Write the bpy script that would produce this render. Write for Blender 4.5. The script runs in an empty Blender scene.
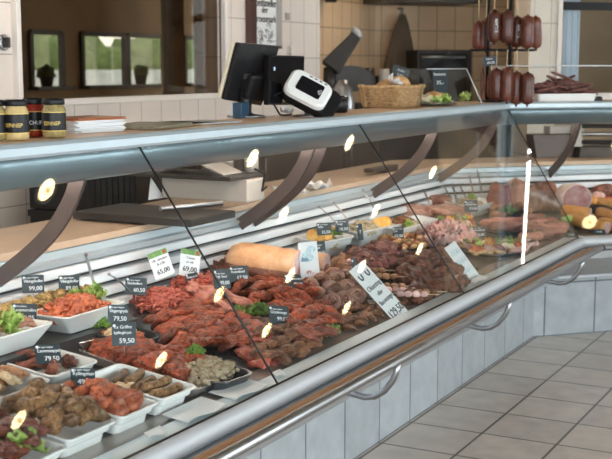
import bpy, bmesh, math, random
from mathutils import Vector, Matrix, noise
random.seed(7)
S = bpy.context.scene
COL = S.collection
PI = math.pi
def R(a): return math.radians(a)

# ------------------------------------------------------------------ camera frame
FPX, PCX, PCY, CH = 1169.84, 306.0, 229.5, 1.5
CX = Vector((0.467, -0.884, 0.0)).normalized()          # image right
VIEW = Vector((0.8757, 0.4626, -0.1384)).normalized()   # looking direction
CUP = CX.cross(VIEW).normalized()
CAMP = Vector((0, 0, CH))
def ray(px, py): return (VIEW * FPX + CX * (px - PCX) - CUP * (py - PCY)).normalized()
def on_z(px, py, z): d = ray(px, py); return CAMP + d * ((z - CH) / d.z)
def on_y(px, py, y): d = ray(px, py); return CAMP + d * (y / d.y)
def on_depth(px, py, dep): d = ray(px, py); return CAMP + d * (dep / d.dot(VIEW))
def on_diag(px, py, c): d = ray(px, py); return CAMP + d * (c / (d.x + d.y))   # vertical plane x + y = c
# counter: front foot line, miter corner, second run turned by 45 degrees
BX, BY = 6.244, 1.864
TAN = math.tan(R(22.5)); Q = math.sqrt(.5)
U2 = Vector((Q, -Q, 0)); N2 = Vector((Q, Q, 0))
def deck_z(t): return .57 + (t + .184) * .12            # t = distance inwards from the foot line
def D(px, py, h=0.0):                                   # point h above the display deck
    d = ray(px, py)
    k = (.57 + h + (0 - 1.68) * .12 - CH) / (d.z - .12 * d.y)
    p = CAMP + d * k
    if (p.x - BX) * 1.0 > (p.y - BY) * TAN:             # past the miter: second run
        c = .12 * Q
        k = (.57 + h + .12 * .184 - (BX + BY) * c - CH) / (d.z - c * (d.x + d.y))
        p = CAMP + d * k
    return p
def P(t, z, w):                                         # a profile point carried along the counter
    if w[0] == 'x': return Vector((w[1], BY + t, z))
    if w[0] == 'm': return Vector((BX + t * TAN, BY + t, z))
    return Vector((BX, BY, 0)) + U2 * w[1] + N2 * t + Vector((0, 0, z))
MIT = ('m',)

# ------------------------------------------------------------------ mesh builder
class MB:
    def __init__(s): s.v = []; s.f = []; s.m = []; s.sm = []
    def add(s, vs, fs, mi=0, smooth=False, M=None):
        o = len(s.v)
        s.v += [(M @ Vector(v)) if M else Vector(v) for v in vs]
        for f in fs: s.f.append([o + i for i in f]); s.m.append(mi); s.sm.append(smooth)
        return s
    def box(s, c, size, M=None, mi=0):
        x, y, z = c; a, b, d = [q / 2 for q in size]
        vs = [(x + i * a, y + j * b, z + k * d) for i in (-1, 1) for j in (-1, 1) for k in (-1, 1)]
        fs = [(0, 1, 3, 2), (4, 6, 7, 5), (0, 4, 5, 1), (2, 3, 7, 6), (0, 2, 6, 4), (1, 5, 7, 3)]
        return s.add(vs, fs, mi, False, M)
    def loft(s, loops, mi=0, smooth=False, cap0=True, cap1=True, M=None, ring=True):
        n = len(loops[0]); vs = [p for l in loops for p in l]; fs = []
        for i in range(len(loops) - 1):
            for j in range(n if ring else n - 1):
                k = (j + 1) % n
                fs.append((i * n + j, i * n + k, (i + 1) * n + k, (i + 1) * n + j))
        k0 = len(fs)
        if cap0: fs.append(tuple(reversed(range(n))))
        if cap1: fs.append(tuple((len(loops) - 1) * n + j for j in range(n)))
        s.add(vs, fs, mi, smooth, M)
        if len(fs) > k0: s.sm[len(s.sm) - (len(fs) - k0):] = [False] * (len(fs) - k0)   # end caps stay flat
        return s
    def tube(s, path, r, seg=8, mi=0, M=None, smooth=True, caps=True, squash=1.0):
        path = [Vector(p) for p in path]; n = len(path)
        rs = r if isinstance(r, (list, tuple)) else [r] * n
        loops = []; up = None
        for i, p in enumerate(path):
            t = (path[min(i + 1, n - 1)] - path[max(i - 1, 0)]).normalized()
            if up is None:
                up = Vector((0, 0, 1)) if abs(t.z) < .9 else Vector((1, 0, 0))
            sd = t.cross(up)
            if sd.length < 1e-6: sd = t.orthogonal()
            sd.normalize(); up = sd.cross(t).normalized()
            loops.append([p + (sd * math.cos(a) + up * math.sin(a) * squash) * rs[i] for a in [2 * PI * j / seg for j in range(seg)]])
        return s.loft(loops, mi, smooth, caps, caps, M)
    def lathe(s, prof, seg=24, M=None, mi=0, smooth=True, caps=True):
        loops = [[(r * math.cos(2 * PI * j / seg), r * math.sin(2 * PI * j / seg), z) for j in range(seg)] for r, z in prof]
        return s.loft(loops, mi, smooth, caps, caps, M)
    def run(s, prof, w0, w1, mi=0, smooth=False):       # closed (t, z) profile swept along the counter
        return s.loft([[P(t, z, w0) for t, z in prof], [P(t, z, w1) for t, z in prof]], mi, smooth)
    def mesh(s, me, M=None, mi=0, fn=None):
        vs = [fn(v.co.copy()) if fn else v.co.copy() for v in me.vertices]
        return s.add(vs, [tuple(p.vertices) for p in me.polygons], mi, False, M)
    def data(s, name, mats):
        me = bpy.data.meshes.new(name)
        me.from_pydata([tuple(v) for v in s.v], [], s.f)
        for m in (mats if isinstance(mats, (list, tuple)) else [mats]): me.materials.append(m)
        me.polygons.foreach_set('material_index', s.m)
        me.polygons.foreach_set('use_smooth', s.sm)
        bm = bmesh.new(); bm.from_mesh(me); bmesh.ops.recalc_face_normals(bm, faces=bm.faces); bm.to_mesh(me); bm.free()
        me.update(); return me
    def build(s, name, mats, parent=None, bevel=0, world=True):
        o = bpy.data.objects.new(name, s.data(name, mats)); COL.objects.link(o)
        if parent is not None:
            o.parent = parent
            if world: o.matrix_parent_inverse = parent.matrix_basis.inverted()
        if bevel:
            b = o.modifiers.new('bevel', 'BEVEL'); b.width = bevel; b.segments = 2; b.limit_method = 'ANGLE'; b.angle_limit = R(40)
        return o
def tag(o, label=None, cat=None, group=None, kind=None):
    if label: o['label'] = label
    if cat: o['category'] = cat
    if group: o['group'] = group
    if kind: o['kind'] = kind
    return o
def empty(name, loc, label=None, cat=None, group=None, M=None):
    o = bpy.data.objects.new(name, None); COL.objects.link(o); o.empty_display_size = .05
    o.matrix_basis = M if M else Matrix.Translation(Vector(loc))
    return tag(o, label, cat, group)
def frame(o, ex, ey):                                   # matrix from origin and two axes
    ex = ex.normalized(); ez = ex.cross(ey).normalized(); ey = ez.cross(ex)
    M = Matrix((ex, ey, ez)).transposed().to_4x4(); M.translation = o; return M
def TR(loc, rz=0, rx=0, ry=0, sc=1):
    M = Matrix.Translation(Vector(loc)) @ Matrix.Rotation(rz, 4, 'Z') @ Matrix.Rotation(ry, 4, 'Y') @ Matrix.Rotation(rx, 4, 'X')
    if sc != 1: M = M @ (Matrix.Diagonal((*sc, 1)) if isinstance(sc, tuple) else Matrix.Scale(sc, 4))
    return M
def rrect(w, d, r, z, n=5, cx=0, cy=0):
    pts = []
    for qx, qy, a0 in ((1, 1, 0), (-1, 1, 90), (-1, -1, 180), (1, -1, 270)):
        for i in range(n):
            a = R(a0 + 90 * i / (n - 1))
            pts.append((cx + qx * (w / 2 - r) + r * math.cos(a), cy + qy * (d / 2 - r) + r * math.sin(a), z))
    return pts

# ------------------------------------------------------------------ materials
def new_mat(name):
    m = bpy.data.materials.new(name); m.use_nodes = True
    return m, m.node_tree.nodes, m.node_tree.links, m.node_tree.nodes['Principled BSDF']
def pbr(name, col, rough=.5, metal=0, noise_amt=0, nscale=20, bump=0, coat=0, emit=None, estr=0, spec=None):
    m, N, L, b = new_mat(name)
    b.inputs['Base Color'].default_value = (*col, 1); b.inputs['Roughness'].default_value = rough; b.inputs['Metallic'].default_value = metal
    if coat: b.inputs['Coat Weight'].default_value = coat; b.inputs['Coat Roughness'].default_value = .1
    if spec is not None: b.inputs['Specular IOR Level'].default_value = spec
    if emit: b.inputs['Emission Color'].default_value = (*emit, 1); b.inputs['Emission Strength'].default_value = estr
    tc = N.new('ShaderNodeTexCoord'); nz = N.new('ShaderNodeTexNoise'); nz.inputs['Scale'].default_value = nscale; nz.inputs['Detail'].default_value = 4
    L.new(tc.outputs['Object'], nz.inputs['Vector'])
    if noise_amt:
        r = N.new('ShaderNodeValToRGB')
        r.color_ramp.elements[0].position = .3; r.color_ramp.elements[1].position = .7
        r.color_ramp.elements[0].color = (*[c * (1 - noise_amt) for c in col], 1); r.color_ramp.elements[1].color = (*[min(1, c * (1 + noise_amt)) for c in col], 1)
        L.new(nz.outputs['Fac'], r.inputs['Fac']); L.new(r.outputs['Color'], b.inputs['Base Color'])
    if bump:
        bp = N.new('ShaderNodeBump'); bp.inputs['Strength'].default_value = bump; bp.inputs['Distance'].default_value = .004
        L.new(nz.outputs['Fac'], bp.inputs['Height']); L.new(bp.outputs['Normal'], b.inputs['Normal'])
    return m
def food(name, cols, scale=30, rough=.35, bump=.5, coat=.3, flecks=None, fleck_amt=.06, stretch=(1, 1, 1), sss=0):
    m, N, L, b = new_mat(name)
    tc = N.new('ShaderNodeTexCoord'); oi = N.new('ShaderNodeObjectInfo'); mp = N.new('ShaderNodeMapping'); mp.inputs['Scale'].default_value = stretch
    ad = N.new('ShaderNodeVectorMath'); ad.operation = 'ADD'
    ml = N.new('ShaderNodeMath'); ml.operation = 'MULTIPLY'; ml.inputs[1].default_value = 7
    L.new(oi.outputs['Random'], ml.inputs[0]); L.new(tc.outputs['Object'], ad.inputs[0]); L.new(ml.outputs[0], ad.inputs[1]); L.new(ad.outputs[0], mp.inputs['Vector'])
    nz = N.new('ShaderNodeTexNoise'); nz.inputs['Scale'].default_value = scale; nz.inputs['Detail'].default_value = 8; nz.inputs['Roughness'].default_value = .72
    L.new(mp.outputs[0], nz.inputs['Vector'])
    r = N.new('ShaderNodeValToRGB'); e = r.color_ramp.elements
    k = len(cols)
    for i, c in enumerate(cols):
        pos = .36 + .28 * i / (k - 1)
        el = e[0] if i == 0 else e[1] if i == k - 1 else e.new(pos)
        el.position = pos; el.color = (*c, 1)
    L.new(nz.outputs['Fac'], r.inputs['Fac'])
    hs = N.new('ShaderNodeHueSaturation'); vr = N.new('ShaderNodeMapRange'); vr.inputs['To Min'].default_value = .58; vr.inputs['To Max'].default_value = 1.38
    L.new(oi.outputs['Random'], vr.inputs['Value']); L.new(vr.outputs[0], hs.inputs['Value'])
    src = r.outputs['Color']
    if flecks:
        vo = N.new('ShaderNodeTexVoronoi'); vo.inputs['Scale'].default_value = scale * 5; L.new(ad.outputs[0], vo.inputs['Vector'])
        lt = N.new('ShaderNodeMath'); lt.operation = 'LESS_THAN'; lt.inputs[1].default_value = .16 + fleck_amt; L.new(vo.outputs['Distance'], lt.inputs[0])
        mx = N.new('ShaderNodeMix'); mx.data_type = 'RGBA'; mx.inputs['B'].default_value = (*flecks, 1)
        L.new(lt.outputs[0], mx.inputs['Factor']); L.new(src, mx.inputs['A']); src = mx.outputs['Result']
    L.new(src, hs.inputs['Color']); L.new(hs.outputs['Color'], b.inputs['Base Color'])
    b.inputs['Roughness'].default_value = rough + .12; b.inputs['Specular IOR Level'].default_value = .35; b.inputs['Coat Weight'].default_value = coat * .75; b.inputs['Coat Roughness'].default_value = .07
    if bump:
        bp = N.new('ShaderNodeBump'); bp.inputs['Strength'].default_value = bump; bp.inputs['Distance'].default_value = .012
        L.new(nz.outputs['Fac'], bp.inputs['Height']); L.new(bp.outputs['Normal'], b.inputs['Normal'])
    return m
def tiles(name, ang, tw, th, u0, v0, col, grout, mort=.004, rough=.3, var=.05, nscale=6, flat=False, bump=.3):
    # ang: heading of the tiled wall; flat: a floor, u = x and v = y
    m, N, L, b = new_mat(name)
    g = N.new('ShaderNodeNewGeometry'); sp = N.new('ShaderNodeSeparateXYZ'); L.new(g.outputs['Position'], sp.inputs[0])
    def mth(op, a, c):
        q = N.new('ShaderNodeMath'); q.operation = op
        for i, v in enumerate((a, c)):
            if isinstance(v, (int, float)): q.inputs[i].default_value = v
            else: L.new(v, q.inputs[i])
        return q.outputs[0]
    if flat: u, v = sp.outputs[0], sp.outputs[1]
    else:
        u = mth('ADD', mth('MULTIPLY', sp.outputs[0], math.cos(ang)), mth('MULTIPLY', sp.outputs[1], math.sin(ang))); v = sp.outputs[2]
    cb = N.new('ShaderNodeCombineXYZ'); L.new(mth('SUBTRACT', u, u0 - 40 * tw), cb.inputs[0]); L.new(mth('SUBTRACT', v, v0 - 40 * th), cb.inputs[1])
    br = N.new('ShaderNodeTexBrick'); br.offset = 0; br.squash = 1
    br.inputs['Scale'].default_value = 1; br.inputs['Brick Width'].default_value = tw; br.inputs['Row Height'].default_value = th
    br.inputs['Mortar Size'].default_value = mort; br.inputs['Mortar Smooth'].default_value = .1; br.inputs['Bias'].default_value = 0
    br.inputs['Color1'].default_value = (*[c * (1 - var) for c in col], 1); br.inputs['Color2'].default_value = (*[c * (1 + var) for c in col], 1)
    br.inputs['Mortar'].default_value = (*grout, 1); L.new(cb.outputs[0], br.inputs['Vector'])
    nz = N.new('ShaderNodeTexNoise'); nz.inputs['Scale'].default_value = nscale; nz.inputs['Detail'].default_value = 6; L.new(g.outputs['Position'], nz.inputs['Vector'])
    mr = N.new('ShaderNodeMapRange'); mr.inputs['From Min'].default_value = .3; mr.inputs['From Max'].default_value = .7; mr.inputs['To Min'].default_value = 1 - 2 * var; mr.inputs['To Max'].default_value = 1 + 2 * var
    L.new(nz.outputs['Fac'], mr.inputs['Value'])
    hs = N.new('ShaderNodeHueSaturation'); L.new(mr.outputs[0], hs.inputs['Value']); L.new(br.outputs['Color'], hs.inputs['Color']); L.new(hs.outputs['Color'], b.inputs['Base Color'])
    bp = N.new('ShaderNodeBump'); bp.inputs['Strength'].default_value = bump; bp.inputs['Distance'].default_value = .002; bp.invert = True
    L.new(br.outputs['Fac'], bp.inputs['Height']); L.new(bp.outputs['Normal'], b.inputs['Normal'])
    b.inputs['Roughness'].default_value = rough
    return m
def pane_mat(name, tint=(.97, .985, .98), ior=1.34, rough=0.0):
    m, N, L, b = new_mat(name); N.remove(b)
    out = N['Material Output']; tr = N.new('ShaderNodeBsdfTransparent'); tr.inputs[0].default_value = (*tint, 1)
    gl = N.new('ShaderNodeBsdfGlossy'); gl.inputs['Roughness'].default_value = rough; gl.inputs['Color'].default_value = (1, 1, 1, 1)
    fr = N.new('ShaderNodeFresnel'); fr.inputs['IOR'].default_value = ior
    gm = N.new('ShaderNodeNewGeometry'); mr = N.new('ShaderNodeMapRange'); mr.inputs['To Min'].default_value = ior; mr.inputs['To Max'].default_value = 1 / ior   # same mirror strength on both faces of the sheet
    L.new(gm.outputs['Backfacing'], mr.inputs['Value']); L.new(mr.outputs[0], fr.inputs['IOR'])
    mx = N.new('ShaderNodeMixShader'); L.new(fr.outputs[0], mx.inputs[0]); L.new(tr.outputs[0], mx.inputs[1]); L.new(gl.outputs[0], mx.inputs[2]); L.new(mx.outputs[0], out.inputs['Surface'])
    return m
def wood(name, c1, c2, scale=(1.2, 14, 14), rough=.35):
    m, N, L, b = new_mat(name)
    tc = N.new('ShaderNodeTexCoord'); mp = N.new('ShaderNodeMapping'); mp.inputs['Scale'].default_value = scale
    nz = N.new('ShaderNodeTexNoise'); nz.inputs['Scale'].default_value = 3; nz.inputs['Detail'].default_value = 8
    L.new(tc.outputs['Object'], mp.inputs[0]); L.new(mp.outputs[0], nz.inputs['Vector'])
    r = N.new('ShaderNodeValToRGB'); r.color_ramp.elements[0].position = .3; r.color_ramp.elements[1].position = .7
    r.color_ramp.elements[0].color = (*c1, 1); r.color_ramp.elements[1].color = (*c2, 1)
    L.new(nz.outputs['Fac'], r.inputs[0]); L.new(r.outputs[0], b.inputs['Base Color']); b.inputs['Roughness'].default_value = rough
    return m
def brushed(name, col, rough=.3, ang=0.0, aniso=60):
    m, N, L, b = new_mat(name)
    b.inputs['Base Color'].default_value = (*col, 1); b.inputs['Metallic'].default_value = .85
    tc = N.new('ShaderNodeTexCoord'); mp = N.new('ShaderNodeMapping'); mp.inputs['Rotation'].default_value = (0, 0, ang); mp.inputs['Scale'].default_value = (.6, aniso, aniso)
    nz = N.new('ShaderNodeTexNoise'); nz.inputs['Scale'].default_value = 4; nz.inputs['Detail'].default_value = 3
    L.new(tc.outputs['Object'], mp.inputs[0]); L.new(mp.outputs[0], nz.inputs['Vector'])
    mr = N.new('ShaderNodeMapRange'); mr.inputs['To Min'].default_value = rough * .75; mr.inputs['To Max'].default_value = rough * 1.3
    L.new(nz.outputs['Fac'], mr.inputs['Value']); L.new(mr.outputs[0], b.inputs['Roughness'])
    return m

M_floor = tiles('floor_tile', 0, .311, .3125, 5.084, 1.536, (.60, .51, .43), (.12, .085, .06), .0055, .28, .06, 9, True)
M_kick = tiles('kick_tile', 0, .3165, .30, 3.843, 0, (.38, .405, .42), (.11, .13, .15), .005, .3, .06, 12)
M_kick2 = tiles('kick_tile_angled', R(-45), .3165, .30, 0, 0, (.38, .405, .42), (.11, .13, .15), .005, .3, .06, 12)
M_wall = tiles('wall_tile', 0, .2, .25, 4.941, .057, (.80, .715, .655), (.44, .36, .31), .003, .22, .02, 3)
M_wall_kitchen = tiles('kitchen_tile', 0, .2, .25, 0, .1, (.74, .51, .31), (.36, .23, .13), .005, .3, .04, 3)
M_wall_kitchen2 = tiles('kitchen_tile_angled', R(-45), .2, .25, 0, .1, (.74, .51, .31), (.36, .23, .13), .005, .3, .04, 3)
M_pillar = tiles('pillar_tile', R(-45), .33, .33, 5.08, .17, (.72, .66, .58), (.42, .36, .30), .004, .25, .02, 3)
M_plaster = pbr('cream_plaster', (.78, .73, .67), .7, 0, .04, 3)
M_ceil = pbr('ceiling_brown', (.11, .085, .07), .8, 0, .1, 2)
M_white_paint = pbr('white_paint', (.80, .75, .70), .4, 0, .02, 5)
M_dark_brown = pbr('dark_brown', (.045, .032, .024), .45, 0, .3, 4)
M_backroom = pbr('back_room_brown', (.36, .26, .17), .8, 0, .2, 2)
M_rear = pbr('rear_room_plaster', (.66, .48, .32), .8, 0, .1, 2)
M_curtain = pbr('curtain_brown', (.35, .25, .15), .9, 0, .3, 3)
M_steel = brushed('brushed_steel', (.62, .66, .70), .3)
M_steel2 = brushed('brushed_steel_angled', (.62, .66, .70), .3, R(45))
M_alu = pbr('aluminium_profile', (.50, .51, .525), .5, .3, .03, 8)
M_alu_lt = pbr('pale_aluminium', (.46, .53, .57), .38, .3, .03, 8)
M_pale = pbr('pale_ledge', (.74, .84, .88), .25, 0, .03, 8)
M_canopy = pbr('canopy_metal', (.20, .255, .285), .3, .4, .03, 8)
M_chrome = pbr('polished_steel', (.38, .38, .39), .36, 1, .03, 10)
M_vent = pbr('white_enamel', (.74, .77, .80), .35, 0, .02, 5)
M_ledge = pbr('polished_ledge', (.34, .30, .27), .14, .2, .03, 6)
M_deck = pbr('display_deck', (.06, .06, .06), .35, .3, .2, 10)
M_arm = pbr('brown_grey_arm', (.11, .085, .08), .4, .3, .08, 10)
M_black = pbr('black_plastic', (.010, .010, .011), .4, 0, .2, 30, spec=.25)
M_black_gl = pbr('glossy_black', (.008, .008, .01), .05, 0, 0, 30)
M_seal = pbr('black_seal', (.01, .01, .01), .5)
M_white_pl = pbr('white_porcelain', (.80, .80, .78), .2, 0, .02, 10, 0, .3)
M_black_tray = pbr('black_melamine', (.03, .033, .037), .22, 0, .2, 20)
M_wood_top = wood('beech_shelf', (.74, .49, .31), (.84, .60, .41))
M_board = wood('cutting_board', (.50, .36, .25), (.58, .43, .31), (2, 4, 4), .45)
M_traysteel = pbr('tray_steel', (.72, .66, .63), .22, .8, .03, 8)
M_strip = wood('wood_bumper_strip', (.56, .27, .11), (.66, .35, .16), (1, 20, 20), .4)
M_pick = wood('wood_skewer', (.66, .47, .26), (.78, .6, .36), (30, 30, 4), .6)
M_glass = pane_mat('clear_glass')
M_glass_edge = pbr('green_glass_edge', (.25, .38, .35), .15)
M_tint = pane_mat('smoked_glass', (.66, .60, .53), 1.3)
M_acryl = pane_mat('acrylic', (.95, .97, .97), 1.45)
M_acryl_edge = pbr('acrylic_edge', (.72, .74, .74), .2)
M_lamp = pbr('lamp_glow', (1, .9, .7), .5, emit=(1.0, .80, .42), estr=22)
M_bulb = pbr('bulb_glow', (1, .8, .5), .5, emit=(1.0, .62, .26), estr=9)
M_tube = pbr('fluorescent_tube', (1, 1, 1), .5, emit=(1.0, .90, .82), estr=30)
M_fill = pbr('fill_panel', (1, 1, 1), .5, emit=(1.0, .82, .62), estr=6.2)
M_slate = pbr('slate_card', (.022, .036, .045), .45, 0, .1, 60)
M_chalk = pbr('chalk_white', (.85, .87, .88), .6)
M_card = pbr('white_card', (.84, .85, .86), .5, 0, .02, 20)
M_ink = pbr('black_ink', (.02, .02, .025), .6)
M_blueink = pbr('blue_ink', (.16, .30, .40), .6)
M_paleblue = pbr('pale_blue_print', (.55, .70, .76), .6, 0, .25, 90)
M_redink = pbr('red_ink', (.50, .05, .04), .5)
M_greenink = pbr('green_print', (.16, .32, .08), .5, 0, .5, 90)
M_gold = pbr('gold_print', (.75, .52, .12), .4)
# food
F_marin = food('marinated_meat', [(.05, .005, .002), (.30, .029, .011), (.60, .098, .03)], 42, .3, .9, .5, (.58, .22, .09))  # darkest tone stands for shade in the meat's crevices
F_redsteak = food('raw_red_steak', [(.20, .022, .014), (.42, .055, .03), (.58, .14, .085)], 18, .3, .35, .4)
F_pink = food('pink_cutlet', [(.34, .07, .05), (.50, .14, .105), (.66, .30, .22)], 12, .35, .2, .4)
F_mince = food('minced_meat', [(.34, .03, .02), (.60, .08, .05), (.76, .24, .17)], 60, .4, .4, .25)
F_dark = food('dark_pulled_meat', [(.05, .018, .012), (.15, .05, .03), (.28, .10, .06)], 40, .4, .8, .3)
F_brown = food('brown_roast', [(.05, .014, .007), (.17, .055, .025), (.36, .14, .06)], 30, .38, .8, .3, (.10, .10, .03))
F_herb = food('herbed_chicken', [(.035, .014, .005), (.20, .085, .033), (.50, .25, .10)], 55, .32, 1.0, .5, (.10, .11, .02))
F_orange = food('orange_marinade', [(.16, .015, .006), (.50, .07, .026), (.70, .19, .075)], 38, .28, .5, .5)
F_purple = food('beef_cubes', [(.025, .005, .006), (.095, .016, .016), (.24, .055, .042)], 34, .35, .7, .4, (.40, .15, .12))
F_maroon = food('glazed_dark_meat', [(.06, .012, .01), (.18, .035, .022), (.34, .09, .05)], 28, .25, .7, .5)
F_tanmeat = food('tan_meat', [(.13, .045, .018), (.32, .125, .055), (.52, .25, .12)], 26, .4, .6, .3)
F_rind = food('golden_rind', [(.55, .24, .10), (.70, .36, .17), (.76, .45, .25)], 9, .35, .2, .35)
F_roastside = food('roast_side', [(.16, .045, .03), (.34, .12, .08), (.50, .24, .16)], 16, .4, .4, .3)
F_ham = food('ham_slice', [(.62, .28, .26), (.72, .42, .38), (.80, .60, .55)], 22, .4, .2, .3)
F_fat = food('pale_fat', [(.70, .52, .44), (.78, .62, .54), (.82, .70, .62)], 20, .4, .2, .3)
F_lettuce = food('lettuce', [(.16, .30, .03), (.36, .52, .08), (.58, .68, .22)], 25, .4, .3, .2)
F_parsley = food('parsley', [(.05, .14, .01), (.13, .27, .03), (.25, .40, .07)], 60, .5, .5, .1)
F_tan = food('creamy_salad', [(.45, .30, .15), (.62, .47, .28), (.75, .63, .44)], 50, .4, .6, .3, (.45, .14, .05))
F_bread = food('bread_crust', [(.42, .19, .06), (.60, .33, .13), (.72, .48, .24)], 14, .55, .3, 0)
F_breaded = food('breaded_bits', [(.40, .18, .06), (.62, .34, .13), (.75, .50, .25)], 45, .5, .8, .1)
F_citrus = food('orange_slice', [(.75, .28, .02), (.85, .42, .05), (.88, .58, .18)], 30, .35, .3, .3)
F_cream = food('cauliflower', [(.70, .52, .30), (.80, .66, .42), (.86, .78, .58)], 40, .5, .8, .1)
F_sausage = food('smoked_sausage', [(.065, .015, .008), (.11, .027, .014), (.16, .043, .023)], 20, .32, .2, .3)
F_redsaus = food('red_sausage', [(.36, .10, .07), (.46, .16, .11), (.56, .25, .18)], 16, .35, .15, .35)
F_log = food('cheese_sausage_log', [(.60, .25, .065), (.68, .32, .10), (.74, .40, .15)], 8, .4, .1, .2)
F_block = food('meat_block', [(.26, .11, .06), (.42, .20, .12), (.56, .32, .22)], 14, .4, .4, .25)
F_tomato = food('tomato', [(.55, .03, .015), (.66, .05, .02), (.72, .10, .04)], 6, .15, 0, .5)
F_stringy = food('dry_sausage', [(.08, .03, .025), (.14, .055, .045), (.22, .09, .075)], 30, .5, .4, .05)
F_bacon = food('bacon_stripes', [(.14, .02, .012), (.30, .06, .035), (.36, .09, .055), (.62, .38, .28)], 9, .35, .2, .4, stretch=(1, 1, 7))

# ------------------------------------------------------------------ food shapes
def ico(sub):
    bm = bmesh.new(); bmesh.ops.create_icosphere(bm, subdivisions=sub, radius=1)
    vs = [v.co.copy() for v in bm.verts]; fs = [tuple(v.index for v in f.verts) for f in bm.faces]; bm.free(); return vs, fs
ICO = {k: ico(k) for k in (2, 3, 4)}
def nz(p, f, sd): return noise.noise(Vector(p) * f + Vector((sd * 3.7, sd * 1.3, -sd * 2.1)))
def blob(rx, ry, rz, amp=.25, f=1.4, sd=0, sub=3, amp2=.08, f2=4.5, box=0.0, flat=0.0):
    sub = sub + 1 if sub == 3 else sub
    vs, fs = ICO[sub]; out = []
    for v in vs:
        q = v.copy()
        if box:
            m = max(abs(q.x), abs(q.y), abs(q.z)); q = q.lerp(q / m * .86, box)
        k = 1 + amp * nz(v, f, sd) + amp2 * nz(v, f2, sd + 9)
        if sub > 2: k += amp2 * (.9 * nz(v, 9, sd + 4) + .5 * nz(v, 17, sd + 5) + 1.1 * (.35 - abs(nz(v, 2.6, sd + 6))))
        q = Vector((q.x * rx * k, q.y * ry * k, q.z * rz * (1 + (k - 1) * 1.2)))
        if flat and q.z < -rz * flat: q.z = -rz * flat
        out.append(q)
    return MB().add(out, fs, 0, True)
def fam(kind, n, mat, fn):
    return [fn(i).data(kind, mat) for i in range(n)]
def chop(i, r=.055):                                     # a thick slice of meat with a bent, lobed outline
    b = blob(r * 1.15, r * .8, r * .30, .38, 1.1, i + .3, 3, .16, 3.4)
    for v in b.v: v.z += -.9 * (v.x ** 2) / r * .28 + .004 * math.sin(v.y / r * 3 + i)
    return b
def strip_piece(i, r=.03):
    b = blob(r * 1.9, r * .75, r * .55, .35, 1.3, i + 11, 3, .18, 3.6)
    for v in b.v: v.z += .010 * math.sin(v.x / r * 1.2 + i); v.y += .012 * math.sin(v.x / r * .9 + i * 2)
    return b
def drum(i, L=.085):                                     # chicken leg
    b = MB(); vs, fs = ICO[3]; out = []
    for v in vs:
        t = (v.x + 1) / 2; w = .42 - .26 * t if t > .3 else .42 * (1 - (.3 - t) * .6)
        k = 1 + .26 * nz(v, 1.8, i) + .16 * nz(v, 5, i) + .08 * nz(v, 11, i)
        out.append(Vector(((v.x) * L * .62, v.y * L * w * 1.15 * k, v.z * L * w * .95 * k)))
    b.add(out, fs, 0, True)
    return b
def saus(L, r, bend=.15, i=0, seg=12):
    pts = []; rs = []; n = 14
    for k in range(n):
        t = k / (n - 1); x = (t - .5) * L
        pts.append((x, bend * L * (4 * (t - .5) ** 2 - 1) * .5, 0))
        e = min(t, 1 - t) * L
        rs.append(r * math.sqrt(max(0.02, 1 - max(0, 1 - e / r) ** 2)) * (1 + .05 * math.sin(9 * t + i)))
    return MB().tube(pts, rs, seg)
def wrap_roll(i, r=.03, L=.05):                          # bacon wound round a filling: spiral end faces, banded side
    b = MB(); n = 40; prof = []
    path = []
    for k in range(n):
        a = k / (n - 1) * 2 * PI * 2.3 + i; rr = r * (.32 + .68 * k / (n - 1))
        path.append((rr * math.cos(a), rr * math.sin(a)))
    th = .0062; loopsA = []
    for k, (x, y) in enumerate(path):
        q = Vector((x, y)).normalized() * th; f = math.hypot(x, y) / r
        w = L / 2 * (1.22 - .42 * f * f) * (1 + .06 * math.sin(k * .5 + i))
        loopsA.append([(x - q.x, y - q.y, -w), (x + q.x, y + q.y, -w * .88), (x + q.x * 1.15, y + q.y * 1.15, 0), (x + q.x, y + q.y, w * .88), (x, y, w * .97), (x - q.x, y - q.y, w * .92)])
    b.loft(loopsA, 0, True, True, True)
    core = blob(r * .42, r * .42, L * .60, .2, 2, i, 2)
    b.add(core.v, core.f, 0, True)
    return b
def leaf(i, w=.05):
    b = MB(); n = 12; g = []
    for a in range(n):
        row = []
        for c in range(n):
            u = a / (n - 1) * 2 - 1; v = c / (n - 1) * 2 - 1
            rr = math.hypot(u, v); k = 1 / max(1, rr * 1.0)
            z = .35 * rr * rr * w + .20 * w * rr * math.sin(7 * math.atan2(v, u) + i) + .10 * w * nz((u, v, i), 3, i)
            row.append(Vector((u * k * w, v * k * w * .8, z)))
        g.append(row)
    vs = [p for r_ in g for p in r_] + [p + Vector((0, 0, -.0012)) for r_ in g for p in r_]; o = n * n
    fs = []
    for a in range(n - 1):
        for c in range(n - 1):
            q = (a * n + c, a * n + c + 1, (a + 1) * n + c + 1, (a + 1) * n + c)
            fs.append(q); fs.append(tuple(o + j for j in reversed(q)))
    return b.add(vs, fs, 0, True)
def lettuce_bunch(w, n, sd):
    b = MB(); rd = random.Random(sd)
    for k in range(n):
        l = leaf(sd + k, w * rd.uniform(.4, .62))
        M = TR((rd.uniform(-.5, .5) * w, rd.uniform(-.35, .35) * w, rd.uniform(.05, .4) * w), rd.uniform(0, 6.28), rd.uniform(-.9, .9), rd.uniform(-.9, .9))
        b.add(l.v, l.f, 0, True, M)
    return b
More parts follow.
